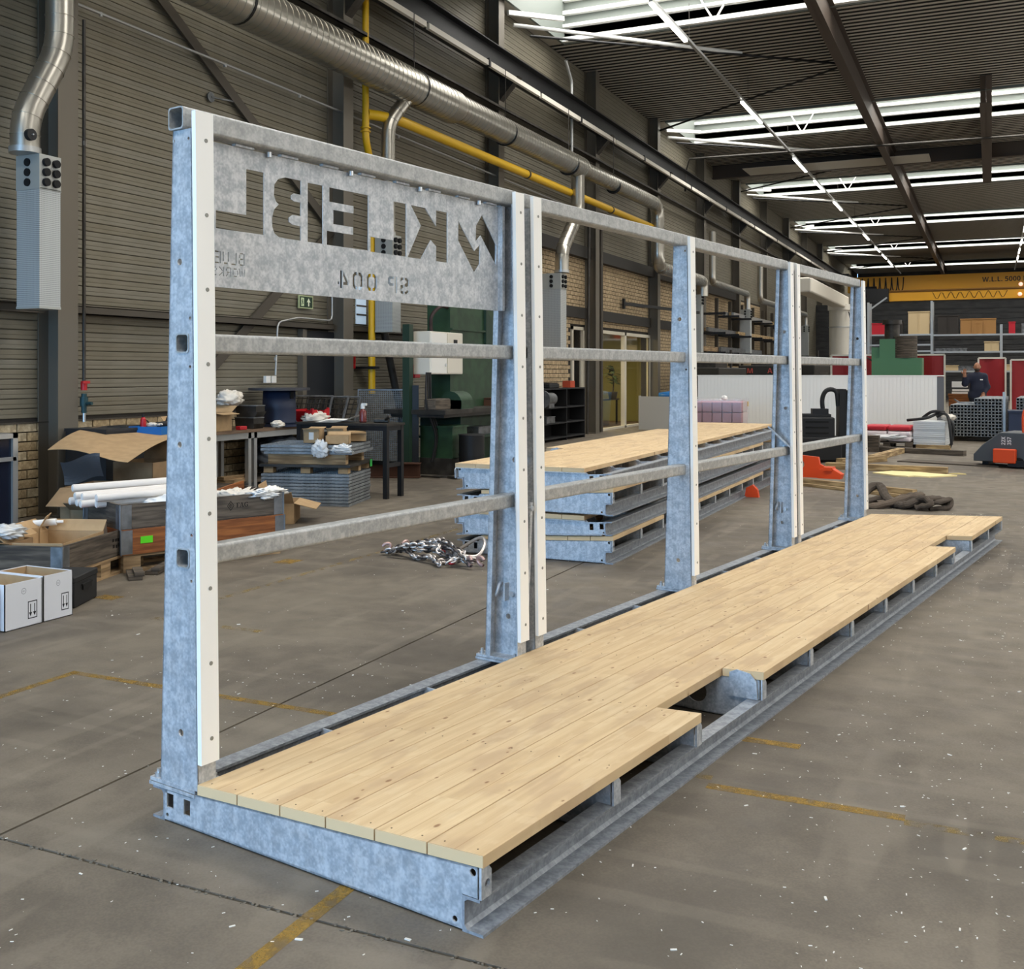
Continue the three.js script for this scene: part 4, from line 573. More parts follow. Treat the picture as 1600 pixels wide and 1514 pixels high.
{ // long work bench with clutter
  const b = thing('work_bench', 'long work bench with worn wooden top and grey steel frame along the wall', 'bench', [-9.33, 0, -11.1]); obj('bench_top', box2(-.33, .35, .8, .84, 1.75, -2.4), M.plyTop, b); obj('apron', [box2(.27, .33, .72, .8, 1.7, -2.35), box2(-.3, -.26, .72, .8, 1.7, -2.35)], M.alu, b); for (const z of [1.45, -.2, -.32, -2.2]) for (const x of [-.26, .3]) obj('leg', box(.06, .8, .06, x, .4, z), M.alu, b); obj('lower_shelf', box2(-.28, .3, .12, .15, 1.4, -2.2), M.oldWood, b);
  one('dark_bag', 'dark grey plastic sack slumped under the bench', 'sack', lump(.26, .28, .5, .35, 4, 1.1), mat('#4a5058', .55), [-9.25, .42, -12.3]); one('short_planks', 'two short planks on the lower bench shelf', 'wood', [box(.3, .04, .5, 0, .02, 0, .2), box(.12, .04, .5, .05, .06, .03, -.1)], M.palletWood, [-9.2, .15, -11.2]);
  const tr = thing('blue_tray', 'blue plastic tray full of tools on the kraft board', 'tray', [-8.72, .9, -9.35], .2); obj('tray_body', [box2(-.2, .2, 0, .015, -.33, .33), box2(.19, .205, 0, .09, -.33, .33), box2(-.205, -.19, 0, .09, -.33, .33), box2(-.2, .2, 0, .09, .32, .335), box2(-.2, .2, 0, .09, -.335, -.32)], M.blue, tr);
  const can = thing('spray_can', 'red spray can standing in the blue tray', 'can', [-8.75, .915, -9.1]); obj('can_body', lathe([[0, 0], [.032, 0], [.032, .15], [.02, .17], [.012, .18], [0, .18]], 14), M.red, can); obj('cap', cyl(.016, .035, 0, .195, 0, 10), M.blackRubber, can);
  one('angle_grinder', 'black grinder lying across the blue tray', 'grinder', [rod(V(-.05, .06, .16), V(.03, .08, -.1), .035, 12), rod(V(.03, .08, -.1), V(.05, .03, -.2), .05, 12), cyl(.06, .015, .06, .02, -.22, 16), hose([V(-.05, .06, .16), V(-.12, .14, .22), V(-.1, .05, .3)], .008, 10, 6)], M.blackRubber, [-8.7, .93, -9.4]); one('black_coil', 'coiled black cable heaped in the tray', 'cable', [0, 1, 2, 3].map((k) => place(clean(new THREE.TorusGeometry(.09 + k * .012, .014, 6, 22)), 0, .03 + k * .02, 0, k, PI / 2 - .35 * k)), M.blackRubber, [-8.8, .97, -9.66]); one('glove_pair', 'pale work glove lying on the tools in the tray', 'glove', [lump(.07, .03, .05, .4, 5, .4), rod(V(.02, 0, .03), V(.1, .01, .05), .012, 6), rod(V(.04, 0, 0), V(.12, .01, .01), .012, 6), rod(V(.04, 0, -.03), V(.11, .01, -.05), .012, 6)], M.cloth, [-8.72, 1.0, -9.2]); one('steel_tin', 'dark flat tin box beside the tray', 'tin', [rbox(.22, .08, .3, .01, 0, .04, 0), rbox(.23, .02, .31, .008, 0, .085, 0)], M.darkSteel, [-9.05, .9, -9.1], .3); carton('little_carton', 'small brown carton behind the blue tray', 'carton', .16, .16, .26, [-9.1, .84, -10.0], .2, M.card, [['l', 40, .08]]);
  carton('bench_carton', 'open brown carton standing on the bench left of the grey bins', 'carton', .3, .24, .4, [-9.15, .84, -10.75], .15, M.card, [['r', 100, .12], ['b', 60, .16], ['f', 130, .1]]);
  const bin = (lb, y, z, r) => { const t = thing('storage_bin', lb, 'bin', [-9.15, y, z], r, 'grey storage bins on the bench'); obj('bin_body', ext([[-.16, 0], [.12, 0], [.17, .07], [.14, .07], [.14, .15], [-.18, .15]], .22).translate(0, 0, -.11), M.darkSteel, t); obj('rim', [box(.33, .012, .23, -.02, .15, 0)], M.steelGrey, t); }; bin('lower grey bin of the pair stacked beside the spool', .84, -11.5, 0); bin('upper grey bin of the pair stacked beside the spool', 1.0, -11.52, .1);
  one('rag_heap', 'crumpled white rag on top of the grey bins', 'rag', [lump(.14, .11, .2, .5, 5, .9)], M.cloth, [-9.25, 1.25, -11.2]); one('rag_heap', 'white rag bunched on the bench in front of the spool', 'rag', [lump(.15, .1, .24, .45, 5, 2.9)], M.cloth, [-8.98, .93, -12.75]); one('rag_heap', 'small pale rag at the foot of the spool', 'rag', [lump(.08, .05, .1, .5, 6, 4.2)], M.cloth, [-9.0, .88, -11.9]); one('red_block', 'small red block on the bench beside the carton', 'block', rbox(.08, .05, .14, .01, 0, .025, 0), M.red, [-9.02, .84, -11.15]);
  const sp = thing('cable_spool', 'dark blue drum spool with a broad top disc on the bench', 'spool', [-9.2, .84, -12.2]); obj('drum', lathe([[0, .02], [.24, .02], [.25, .06], [.235, .08], [.235, .24], [.245, .26], [.235, .28], [.225, .5], [0, .5]], 28), M.navy, sp); obj('top_disc', cyl(.43, .035, 0, .525, 0, 32), mat('#3b3c42', .6), sp); obj('bottom_disc', cyl(.34, .03, 0, .015, 0, 28), M.navy, sp); obj('slot', box(.02, .1, .07, .228, .44, .02, 0, 0, 0), M.dark, sp);
  const rc = thing('red_crate', 'red plastic crate with a cut-out side behind the spool', 'crate', [-9.12, .84, -12.8]); obj('shell', [ext([[-.2, 0], [.2, 0], [.22, .22], [.12, .22], [.07, .14], [-.05, .14], [-.1, .22], [-.22, .22]], .012).rotateY(PI / 2).translate(.2, 0, 0), ext([[-.2, 0], [.2, 0], [.22, .22], [-.22, .22]], .012).rotateY(PI / 2).translate(-.2, 0, 0), box(.4, .2, .012, 0, .1, .2), box(.4, .2, .012, 0, .1, -.2), box(.4, .012, .4, 0, .006, 0)], M.red, rc); obj('corner_rib', [box(.03, .24, .03, .2, .12, .2), box(.03, .24, .03, .2, .12, -.2)], M.red, rc);
  [[-9.3, -13.0, .42, 'large dark grating panel leaning behind the red crate'], [-9.15, -13.18, .48, 'middle dark grating panel leaning on the bench end'], [-9.05, -13.36, .52, 'outermost dark grating panel leaning by the door']].forEach(([x, z, tl, lb]) => { const t = thing('grating_panel', lb, 'grating', [x, .86, z], .1); const f = []; for (let k = 0; k < 9; k++) f.push(box(.012, .4, .012, -.32 + k * .08, .2, 0)); for (let k = 0; k < 5; k++) f.push(box(.66, .012, .012, 0, .04 + k * .085, 0)); obj('mesh_bars', f.map((g) => g.rotateX(-tl)), M.darkSteel, t); obj('frame', [box(.7, .025, .02, 0, 0, 0), box(.7, .025, .02, 0, .42, 0), box(.025, .42, .02, .34, .21, 0), box(.025, .42, .02, -.34, .21, 0)].map((g) => g.rotateX(-tl)), M.steelGrey, t); });
}
{ // stack of gratings on the floor: near corner (-6.95, -10.56)
  const a = 15 * D, L = 1.1, W2 = .86, c = V(-6.95, 0, -10.56).add(V(-L / 2 * Math.cos(a), 0, L / 2 * Math.sin(a))).add(V(-W2 / 2 * Math.sin(a), 0, -W2 / 2 * Math.cos(a)));
  const at = (x, y, z) => { const p = V(x, y, z).applyAxisAngle(V(0, 1, 0), a).add(c); return [p.x, p.y, p.z]; };
  const ORD = ['lowest', 'second', 'third', 'fourth', 'fifth', 'sixth', 'seventh', 'eighth', 'ninth', 'topmost'];
  const t0 = thing('floor_grating', 'lowest galvanised grating of the lower stack, lying on the floor', 'grating', at(0, 0, 0), a, 'gratings in the lower stack'); const bars = []; for (let k = 0; k < 20; k++) bars.push(box(.006, .028, W2 - .02, -L / 2 + .04 + k * (L - .08) / 19, .016, 0)); for (let k = 0; k < 12; k++) bars.push(box(L - .02, .01, .006, 0, .025, -W2 / 2 + .04 + k * (W2 - .08) / 11)); obj('mesh_bars', bars, M.grating, t0); obj('rim', [box(L, .03, .006, 0, .016, W2 / 2), box(L, .03, .006, 0, .016, -W2 / 2), box(.006, .03, W2, L / 2, .016, 0), box(.006, .03, W2, -L / 2, .016, 0)], M.grating, t0);
  for (let i = 1; i < 10; i++) copy(t0, i === 9 ? 'topmost galvanised grating of the lower stack, right under the spacers' : ORD[i] + ' galvanised grating up from the floor in the lower stack', at(rr(-.01, .01), i * .039, rr(-.008, .008)), a);
  const bl = (lb, x, y, z, w, d) => one('wood_block', lb, 'wood', box(w, .075, d, 0, .0375, 0), M.palletWood, at(x, y, z), a, 'wooden spacers between gratings'); for (const [x, z] of [[.47, .36], [0, .36], [-.47, .36], [.47, -.05], [.47, -.38], [-.47, -.38]]) bl('short wooden spacer block between the grating stacks', x, .39, z, .12, .1);
  one('spacer_board', 'thin grey sheet lying on the spacer blocks', 'sheet', box(L + .04, .03, W2 + .04, 0, .015, 0), M.darkSteel, at(0, .466, 0), a); for (const [z, lb] of [[.32, 'long wooden beam carrying the upper gratings, front one'], [-.3, 'long wooden beam carrying the upper gratings, rear one']]) one('wooden_beam', lb, 'wood', box(L - .12, .12, .1, 0, .06, 0), M.palletWood, at(.0, .497, z), a);
  for (let i = 0; i < 3; i++) { const q = copy(t0, ['bottom', 'middle', 'top'][i] + ' grating of the short upper stack under the small cartons', at(rr(-.02, .05), .618 + i * .039, rr(-.02, .02)), a); q.userData.group = 'gratings in the upper stack'; }
  const cy = .74; [['brown carton with a white label, left of the open one', .0, .12, .2, .17, .18], ['brown carton with a white label behind the open one', .24, -.04, .2, .17, .2], ['low open brown carton at the grating corner', .36, .26, .28, .1, .2], ['brown carton end at the far side of the gratings', .42, -.3, .22, .1, .24]].forEach(([lb, x, z, w, h, d], i) => { const t = carton('parts_carton', lb, 'carton', w, h, d, at(x, cy, z), a + .1 * i, M.card, i === 2 ? [['b', 50, .06]] : [['b', 80, .08], ['f', 85, .06]]); if (i < 2) obj('label', box(.06, .09, .002, 0, h / 2, d / 2 + .001), M.paper, t); });
  one('plastic_bag', 'torn clear plastic hanging over the grating edge', 'film', [lump(.1, .1, .03, .6, 6, 2.2, 0, 0, 0), lump(.12, .05, .04, .7, 7, 1.2, .28, .01, .02)], M.film, at(.2, .68, W2 / 2 + .03), a); one('green_tag', 'bright green label stuck to the grating stack', 'label', box(.003, .09, .08, 0, 0, 0), mat('#2fae4a', .6), at(L / 2 + .03, .46, -.36), a); one('paper_sheet', 'white papers curling on the dark steel table', 'paper', [0, 1, 2].map((k) => warp(clean(new THREE.BoxGeometry(.42, .002, .29, 14, 1, 6)), (x, y, z) => [x + k * .05, y + .012 * k + .9 * Math.max(0, x - .02) ** 2 * (1 + k * .4) + .15 * (.21 - x) * Math.max(0, -z), z - k * .03])), M.paper, [-7.85, .955, -11.58], .3);
}
{ // dark steel table with bottle
  const t = thing('steel_table', 'dark steel frame table behind the grating stack', 'table', [-7.62, 0, -11.6]); obj('table_top', box(1.4, .03, .45, 0, .935, 0), M.darkSteel, t); for (const [x, z] of [[-.66, .18], [.66, .18], [-.66, -.18], [.66, -.18]]) obj('leg', box(.06, .92, .06, x, .46, z), M.blackMetal, t); obj('stretcher', [box(.04, .05, .36, .66, .42, 0), box(1.3, .05, .04, 0, .42, -.18)], M.blackMetal, t); obj('apron', [box(.05, .06, .4, .66, .89, 0), box(1.36, .06, .05, 0, .89, .18)], M.blackMetal, t);
  const s = thing('spray_bottle', 'clear bottle of red liquid with white cap on the steel table', 'bottle', [-7.42, .95, -11.6]); obj('bottle', lathe([[0, 0], [.045, 0], [.047, .02], [.047, .14], [.02, .18], [0, .18]], 16), mat('#6d2f2c', .25), s); obj('cap', [cyl(.028, .05, 0, .205, 0, 12), box(.07, .03, .03, .02, .235, 0)], M.white, s); one('hand_tool', 'dark hand tool lying beside the spray bottle', 'tool', [rbox(.2, .06, .08, .02, 0, .03, 0, .4), rod(V(.06, .04, 0), V(.16, .09, .06), .02, 8)], M.darkSteel, [-7.15, .95, -11.62]);
  const g = thing('leaning_grid', 'tall steel grating leaning against the wall under the gas pipe', 'grating', [-8.95, 0, -14.5], .28); const bars = []; for (let k = 0; k < 26; k++) bars.push(box(.006, 1.32, .014, -.4 + k * .032, .66, 0)); for (let k = 0; k < 40; k++) bars.push(box(.82, .006, .008, 0, .03 + k * .033, 0)); obj('mesh_bars', bars.map((q) => q.rotateX(-.13)), M.grating, g); obj('frame', [box(.02, 1.34, .03, -.41, .67, 0), box(.02, 1.34, .03, .41, .67, 0), box(.84, .02, .03, 0, .01, 0), box(.84, .02, .03, 0, 1.33, 0)].map((q) => q.rotateX(-.13)), M.steelGrey, g);
  one('steel_profile', 'dark steel bar standing upright beside the leaning grating', 'profile', [box(.1, 1.4, .015, 0, .7, 0), box(.015, 1.4, .1, -.045, .7, -.045)], M.blackMetal, [-8.15, 0, -14.25], .3); one('steel_profile', 'pale narrow steel strip leaning beside the dark bar', 'profile', [box(.05, 1.42, .02, 0, .71, 0)], M.steelGrey, [-8.3, 0, -14.3], .3); one('rusty_beam', 'rust brown steel beam lying at the machine foot', 'beam', [box(1.0, .012, .2, 0, .22, 0), box(1.0, .012, .2, 0, .012, 0), box(1.0, .21, .015, 0, .115, 0)], mat('#4a2d1e', .8, .2), [-8.35, 0, -13.75], .35);
}
// ================================================================ MACHINES AND GOODS BEYOND THE STILLAGE
{ // green drilling machine with white control cabinet
  const t = thing('drilling_machine', 'dark green machine tool with tall column, table and rounded motor cover', 'machine', [-8.4, 0, -16.2]);
  obj('base', box2(-.7, .75, 0, .12, -1.4, 1.1), M.greenDark, t); obj('column', [box2(-.1, .33, .1, 2.75, -.75, .95), box2(-.15, .36, .1, .9, -.8, .9)], M.paintGreen, t); obj('brace_plate', ext([[0, 2.72], [0, 1.9], [.95, 1.9]], .05).rotateY(PI / 2).translate(.33, 0, -.3), M.greenDark, t); obj('shelf_rib', [box2(.33, .37, 2.3, 2.33, -.75, .95), box2(.33, .37, 2.05, 2.08, -.75, .95)], M.paintGreen, t);
  obj('work_table', [box2(-.3, .8, .95, 1.02, -1.3, 2.0), box2(-.2, .75, .9, .95, -1.25, 1.95)], M.darkSteel, t); obj('lower_shelf', [box2(-.2, .72, .52, .56, -1.2, 1.1)], M.greenDark, t); obj('side_panel', [box2(-.15, .6, .12, .9, 1.05, 1.1), box2(-.15, .6, .12, .9, -1.25, -1.2)], M.greenDark, t); obj('motor_cover', [cyl(.2, .42, .55, 1.1, 1.15, 18, .2, PI / 2), box(.4, .16, .42, .55, 1.08, 1.15)], M.paintGreen, t); obj('vice', [rbox(.22, .18, .5, .03, .5, 1.1, 1.7), cyl(.06, .3, .5, 1.08, 1.45, 12, .06, PI / 2)], M.oldWood, t); obj('riser_pipe', box2(.08, .2, 0, 2.35, 1.94, 2.06), M.greenDark, t);
  const c = thing('control_cabinet', 'pale control cabinet with two doors on the green machine', 'cabinet', [-8.15, 1.57, -15.0]); obj('body', rbox(.3, .68, 1.12, .01, 0, .34, 0), M.whiteWarm, c); obj('door', box(.012, .64, .52, .153, .34, .28), M.white, c); obj('door', box(.012, .64, .52, .153, .34, -.28), M.whiteWarm, c); obj('switch_plate', [box(.012, .07, .12, .162, .53, -.28)], M.blackRubber, c); obj('lock', cyl(.025, .02, .165, .15, .06, 10, .025, 0, PI / 2), M.zinc, c);
  one('cable_loom', 'dark cable loop rising from the control cabinet', 'cable', [hose([V(0, 0, 0), V(.02, .25, .02), V(.05, .42, -.25), V(.0, .4, -.7)], .03, 24, 8)], mat('#2b1a18', .6), [-8.15, 2.25, -14.75]); one('hose_bundle', 'black hoses hanging down the machine post', 'hose', [0, 1, 2].map((k) => hose([V(0, 0, k * .06), V(.05, -.5, .05 + k * .08), V(.12, -1.0, -.05 + k * .05), V(.05, -1.4, .02 * k)], .018, 24, 6)), M.blackRubber, [-8.0, 1.6, -14.45]);
  const g = thing('green_bin', 'green painted steel bin on a grey plinth in front of the machine', 'bin', [-7.9, 0, -14.72]); obj('bin_body', box(.56, .5, .5, 0, .5, 0), M.paintGreen, g); obj('rim', [box(.6, .03, .54, 0, .75, 0)], M.paintGreen, g); obj('plinth', box(.56, .26, .56, 0, .13, 0), M.darkSteel, g); one('oil_drum', 'black drum standing beside the green bin', 'drum', lathe([[0, 0], [.2, 0], [.21, .02], [.2, .04], [.2, .3], [.208, .32], [.2, .34], [.2, .62], [.21, .64], [0, .64]], 24), M.blackMetal, [-7.36, 0, -14.62]);
  one('air_hose', 'pale hose looped over the machine table edge', 'hose', hose([V(0, 0, 0), V(.06, .05, -.1), V(.1, -.4, -.15), V(.08, -.9, -.1), V(.1, -.5, -.5), V(.1, .02, -.55)], .014, 40, 8), M.whiteWarm, [-7.6, 1.03, -15.9]); one('manual_stack', 'stack of worn manuals on the machine table', 'books', [box(.3, .1, .4, 0, .05, 0), box(.28, .02, .36, .02, .11, 0, .1), box(.28, .015, .36, 0, .13, .02, -.1)], mat('#5a3d2c', .8), [-8.0, 1.02, -16.7]); one('spray_can', 'red-tipped can standing at the back of the machine table', 'can', [cyl(.03, .2, 0, .1, 0, 10), cyl(.012, .05, 0, .225, 0, 8)], M.red, [-8.0, 1.15, -17.2]); one('floor_clutter', 'dark bits of tools lying on the floor by the drum', 'debris', [box(.3, .03, .12, 0, .015, 0, .3), box(.24, .04, .08, .25, .02, .1, -.5), rod(V(-.3, .02, .1), V(.1, .03, .25), .015, 6)], M.darkSteel, [-7.6, 0, -14.1]); one('grey_tray', 'grey tool tray on the lower machine shelf', 'tray', [box(.3, .12, .5, 0, .06, 0), box(.32, .02, .52, 0, .12, 0)], M.steelGrey, [-7.95, .56, -16]);
}
{ // black shelf unit at the brick wall with bits on it
  const t = thing('black_shelf', 'black open shelf unit against the brick wall', 'shelf', [-9.35, 0, -22.9]); for (const z of [-1.5, -.3, 1.3]) obj('side_panel', box(.4, 1.22, .04, 0, .61, z), M.dark, t); for (const y of [.08, .42, .78, 1.22]) obj('shelf_board', box(.42, .03, 2.85, 0, y, -.1), M.blackRubber, t); obj('back_panel', box(.02, 1.2, 2.85, -.2, .6, -.1), M.dark, t);
  one('grinder_machine', 'grey bench grinder standing on the black shelf unit', 'grinder', [cyl(.14, .5, 0, .2, 0, 16, .14, PI / 2), cyl(.2, .06, 0, .2, .32, 18, .2, PI / 2), box(.2, .1, .3, 0, .05, 0)], M.steelGrey, [-9.1, .8, -21.9]); const r = one('red_carton', 'red printed carton on top of the black shelf', 'carton', box(.2, .16, .3, 0, .08, 0), mat('#b5482a', .7), [-9.3, 1.24, -23.7]); one('black_case', 'flat black case lying on the shelf top', 'case', [rbox(.34, .1, .6, .02, 0, .05, 0), rbox(.3, .02, .5, .01, 0, .11, 0)], M.blackRubber, [-9.35, 1.24, -22.5]); one('parts_tub', 'metal parts tub in the middle shelf bay', 'tub', [box(.3, .14, .5, 0, .07, 0), box(.32, .02, .52, 0, .14, 0)], M.steelGrey, [-9.3, .44, -22.2]);
}
{ // pale boards and the wrapped pallet
  one('pale_board', 'large pale board standing on edge before the office front', 'board', [box(1.75, .93, .05, 0, .465, 0), box(.05, .95, .06, -.87, .475, 0)], mat('#b9b6ae', .5), [-8.1, 0, -28.2], -.12); one('blue_tub', 'blue plastic tub lid showing above the pale board', 'tub', [lathe([[0, .0], [.3, 0], [.36, .9], [.38, .92], [.36, 1.0], [0, 1.06]], 24)], M.blue, [-8.6, 0, -30.2]);
  const p = pallet('pallet under the film-wrapped pink packs', [-5.1, 0, -21.6], .1, 1.2, 1.0); const w = thing('wrapped_goods', 'film-wrapped block of pinkish packs on a pallet', 'packs', [-5.1, .145, -21.6], .1); const pk = mat('#b98f92', .6); for (let i = 0; i < 5; i++) for (let k = 0; k < 4; k++) obj('pack', rbox(.19, .205, 1.1, .02, -.4 + i * .2, .11 + k * .215, 0), pk, w); obj('film_wrap', rbox(1.05, .92, 1.16, .03, 0, .46, 0), phys({ color: '#f6f2f3', roughness: .08, transmission: .93, thickness: 0 }), w); obj('label', box(.003, .1, .12, .53, .8, -.3), mat('#d8b21c', .6), w);
  one('film_knot', 'white twist of film on the wrapped packs', 'film', lump(.06, .05, .06, .4, 5, 1), M.paper, [-4.95, 1.08, -21.3]);
}
{ // stacked white sandwich panels standing on edge
  const t = thing('sandwich_panels', 'white ribbed sandwich panel wall standing across the hall', 'panel', [-3.7, 0, -25]); const ribs = [box2(-2.75, 2.62, 0, 1.52, -.1, 0)]; obj('panel_core', ribs, M.white, t); for (let i = 0; i < 5; i++) { const q = []; for (let k = 0; k < 13; k++) q.push(box2(-2.75 + i * 1.074 + k * .0826, -2.75 + i * 1.074 + k * .0826 + .07, 0, 1.515, 0, .008)); obj('ribbed_face', q, M.white, t); } obj('end_cap', box2(2.62, 2.76, 0, 1.5, -.1, .005), mat('#5f6063', .5), t); obj('top_trim', box2(-2.76, 2.77, 1.515, 1.54, -.105, .012), M.white, t);
}
{ // black stacker truck
  const t = thing('stacker_truck', 'black pedestrian stacker truck with loop handle and tall battery back', 'truck', [-2.85, 0, -19.6], .25); const k = M.blackRubber; obj('chassis', rbox(.75, .42, .6, .03, 0, .24, .1), k, t); obj('battery_box', [rbox(.62, .4, .5, .03, -.05, .6, .08), box(.5, .05, .42, -.05, .83, .08)], k, t); for (let i = 0; i < 3; i++) obj('cover_slot', box(.4, .03, .01, -.05, .52 + i * .1, .335), M.dark, t); obj('mast', [box(.12, 1.28, .5, .42, .66, -.1), box(.06, 1.25, .55, .52, .65, -.1)], k, t); obj('handle', hose([V(.1, .75, .15), V(.06, 1.1, .15), V(.14, 1.28, .15), V(.3, 1.26, .12), V(.34, 1.0, .1)], .04, 24, 8), k, t); for (const z of [.35, -.2]) obj('wheel', cyl(.1, .08, -.1, .1, z, 16, .1, PI / 2), M.dark, t); obj('control_panel', [box(.28, .1, .3, .02, .9, .1)], M.blackMetal, t);
  one('timber_pile', 'short timber offcuts leaning behind the stacker truck', 'wood', [box(.5, .1, .12, 0, .05, 0), box(.08, .9, .1, -.1, .45, .1, 0, .15), box(.3, .25, .3, .1, .2, -.1)], M.oldWood, [-2.3, 0, -22.3]);
}
{ // orange lifting clamp on timbers
  const t = thing('lifting_clamp', 'orange steel lifting clamp with a round eye lying on timbers', 'clamp', [-2.35, .08, -15.65], -.15); obj('plate', ext([[-.4, 0], [.32, 0], [.3, .12], [.12, .2], [.1, .3], [-.3, .33], [-.4, .2]], .05, [circ(-.18, .19, .075)]), M.orange, t); obj('jaw', [ext([[.1, 0], [.42, 0], [.44, .07], [.3, .15], [.12, .13]], .14).translate(0, 0, -.05), box(.12, .05, .2, .25, .14, .02)], M.orange, t); obj('shackle', [place(clean(new THREE.TorusGeometry(.05, .014, 8, 20)), -.2, .36, .02), rod(V(-.2, .33, -.03), V(-.2, .33, .08), .012, 8)], M.zinc, t);
  one('orange_hook', 'orange clamp tip showing at the end of the stillage pile', 'clamp', ext([[-.1, 0], [.08, 0], [.06, .1], [0, .16], [-.08, .12]], .08), M.orange, [-2.78, 0, -13.6]);
  const b = (lb, x0, z0, x1, z1, w, h, y = 0, m = M.beamWood) => { const d = Math.hypot(x1 - x0, z1 - z0); one('timber', lb, 'timber', box(d, h, w, 0, h / 2, 0), m, [(x0 + x1) / 2, y, (z0 + z1) / 2], Math.atan2(-(z1 - z0), x1 - x0)); };
  b('long pale timber lying under the orange lifting clamp', -2.95, -15.8, -.9, -14.6, .1, .075); b('thin timber lath behind the heap of slings', -2.6, -15.3, -1.0, -14.25, .06, .04); b('long grey timber lying before the bag pallet', -2.25, -22.5, -.45, -21.9, .16, .1, 0, M.oldWood); b('timber lying askew beyond the insulation sheet', -2.4, -19.0, -1.75, -20.0, .14, .1); b('short timber meeting the askew one at a corner', -1.95, -20.0, -1.62, -22.2, .14, .1); b('thick spotted timber lying along the insulation sheet', -2.5, -18.1, -.62, -17.95, .16, .1); b('flat grey board lying beyond the spotted timber', -1.45, -20.2, .2, -19.7, .5, .02, 0, M.oldWood);
  one('insulation_sheet', 'torn flat sheet of cream insulation on the floor', 'sheet', ext([[-.55, -.1], [-.2, -.42], [.0, -.5], [.08, -.4], [.3, -.45], [.68, -.05], [.3, .15], [.1, .3], [-.3, .3]], .02).rotateX(-PI / 2), mat('#f0dfa6', .85), [-1.15, 0, -17.6]); one('insulation_scrap', 'small cream scrap at the end of the spotted timber', 'scrap', ext([[-.1, -.04], [.15, -.02], [.05, .06]], .02).rotateX(-PI / 2), mat('#dcc98e', .85), [-.5, 0, -17.9]);
}
{ // heap of brown webbing slings
  const m2 = mat('#5d5145', .95);
  const rs = (pts, r) => warp(hose(pts.map((p) => V(...p)), r, 70, 10), (x, y, z) => [x, Math.max(.004, y) * .82 + .006 * Math.sin(x * 60 + z * 45), z + .006 * Math.sin(x * 50)]);
  const a = thing('lifting_sling', 'folded brown webbing sling heaped on the floor', 'sling', [-.95, 0, -13.3]); obj('webbing', [rs([[-.5, .05, -.1], [-.42, .2, -.35], [-.3, .24, -.4], [-.2, .12, -.1], [-.05, .05, .15], [.15, .07, .1], [.35, .12, -.1], [.45, .1, .05]], .055), rs([[-.5, .03, .1], [-.25, .08, -.15], [0, .05, .22], [.2, .13, .15], [.42, .12, -.02], [.5, .04, -.1]], .05)], M.strap, a); obj('eye_loop', rs([[.2, .04, .22], [.42, .13, .22], [.52, .14, .02], [.5, .04, .12], [.3, .03, .24]], .03), M.strap, a);
  const b = thing('lifting_sling', 'second brown sling trailing from the heap with a stitched loop', 'sling', [-.95, 0, -13.3]); obj('webbing', [rs([[-.6, .03, .2], [-.3, .03, .3], [.0, .12, .05], [.2, .17, -.05], [.05, .13, -.2], [-.15, .05, -.1], [-.3, .04, .1]], .05)], m2, b); obj('eye_loop', rs([[.1, .06, .18], [.22, .17, .2], [.32, .1, .3], [.16, .04, .28]], .04), M.strap, b);
}
{ // lifting chain on the floor
  const t = thing('lifting_chain', 'heap of steel lifting chain with hooks and a big ring', 'chain', [-4.25, 0, -7.9]); const link = (r, L) => { const p = new THREE.CurvePath(), h = L / 2; const c = new THREE.CatmullRomCurve3([V(-h, 0, 0), V(-h * .6, 0, r * 1.6), V(h * .6, 0, r * 1.6), V(h, 0, 0), V(h * .6, 0, -r * 1.6), V(-h * .6, 0, -r * 1.6)], true); return clean(new THREE.TubeGeometry(c, 16, r, 6, true)); };
  const lg = link(.0095, .062); const cm = mat('#d6cdc6', .32, .7), cd = mat('#5a534f', .45, .6); const paths = [[[-.55, .02, -.1], [-.3, .06, .0], [-.1, .05, -.12], [.1, .1, .02], [.25, .05, .18], [.42, .04, .14]], [[-.5, .03, .05], [-.35, .1, .08], [-.05, .12, .06], [.12, .13, .12], [.3, .1, .2], [.2, .03, .3]], [[-.42, .02, -.22], [-.2, .1, -.08], [0, .16, 0], [.05, .09, .16], [.2, .03, .12], [.05, .02, .24]], [[-.6, .02, .0], [-.4, .06, -.02], [-.2, .02, .12], [.0, .05, .2], [.15, .02, .33]], [[-.35, .1, 0], [-.1, .15, .02], [.1, .16, .1], [.25, .12, .22], [.4, .03, .28]]];
  paths.forEach((p) => { const c = new THREE.CatmullRomCurve3(p.map((q) => V(...q))), n = Math.round(c.getLength() / .036); for (let i = 0; i < n; i++) { const s = (i + .5) / n, o = c.getPointAt(s), q = c.getTangentAt(s), m = piece('link', lg, rnd() < .6 ? cm : cd, t, o.x, o.y + .008, o.z); m.quaternion.setFromUnitVectors(V(1, 0, 0), q); m.rotateX((i % 2) * PI / 2 + rr(-.4, .4)); } });
  obj('master_ring', hose([V(-.02, .03, -.25), V(.2, .16, -.28), V(.3, .13, -.2), V(.28, .04, -.08), V(.1, .05, -.04), V(-.04, .05, -.12)], .016, 40, 8, true), cm, t);
  for (const [x, z, r] of [[-.6, -.02, .5], [-.5, -.18, 1.2], [.42, .3, 2.4], [.5, .24, 2.9]]) obj('hook', place(hose([V(0, 0, 0), V(.035, .01, 0), V(.06, .035, 0), V(.05, .065, 0), V(.015, .065, 0), V(-.01, .045, 0)], .015, 18, 8), x, .03, z, r), mat('#b99a92', .4, .5), t); obj('red_tag', [rbox(.07, .05, .05, .012, .52, .1, .1), lump(.03, .02, .05, .2, 3, 1, .05, .09, .12), lump(.03, .02, .04, .2, 3, 2, .22, .04, .26)], mat('#a5262c', .5), t);
}
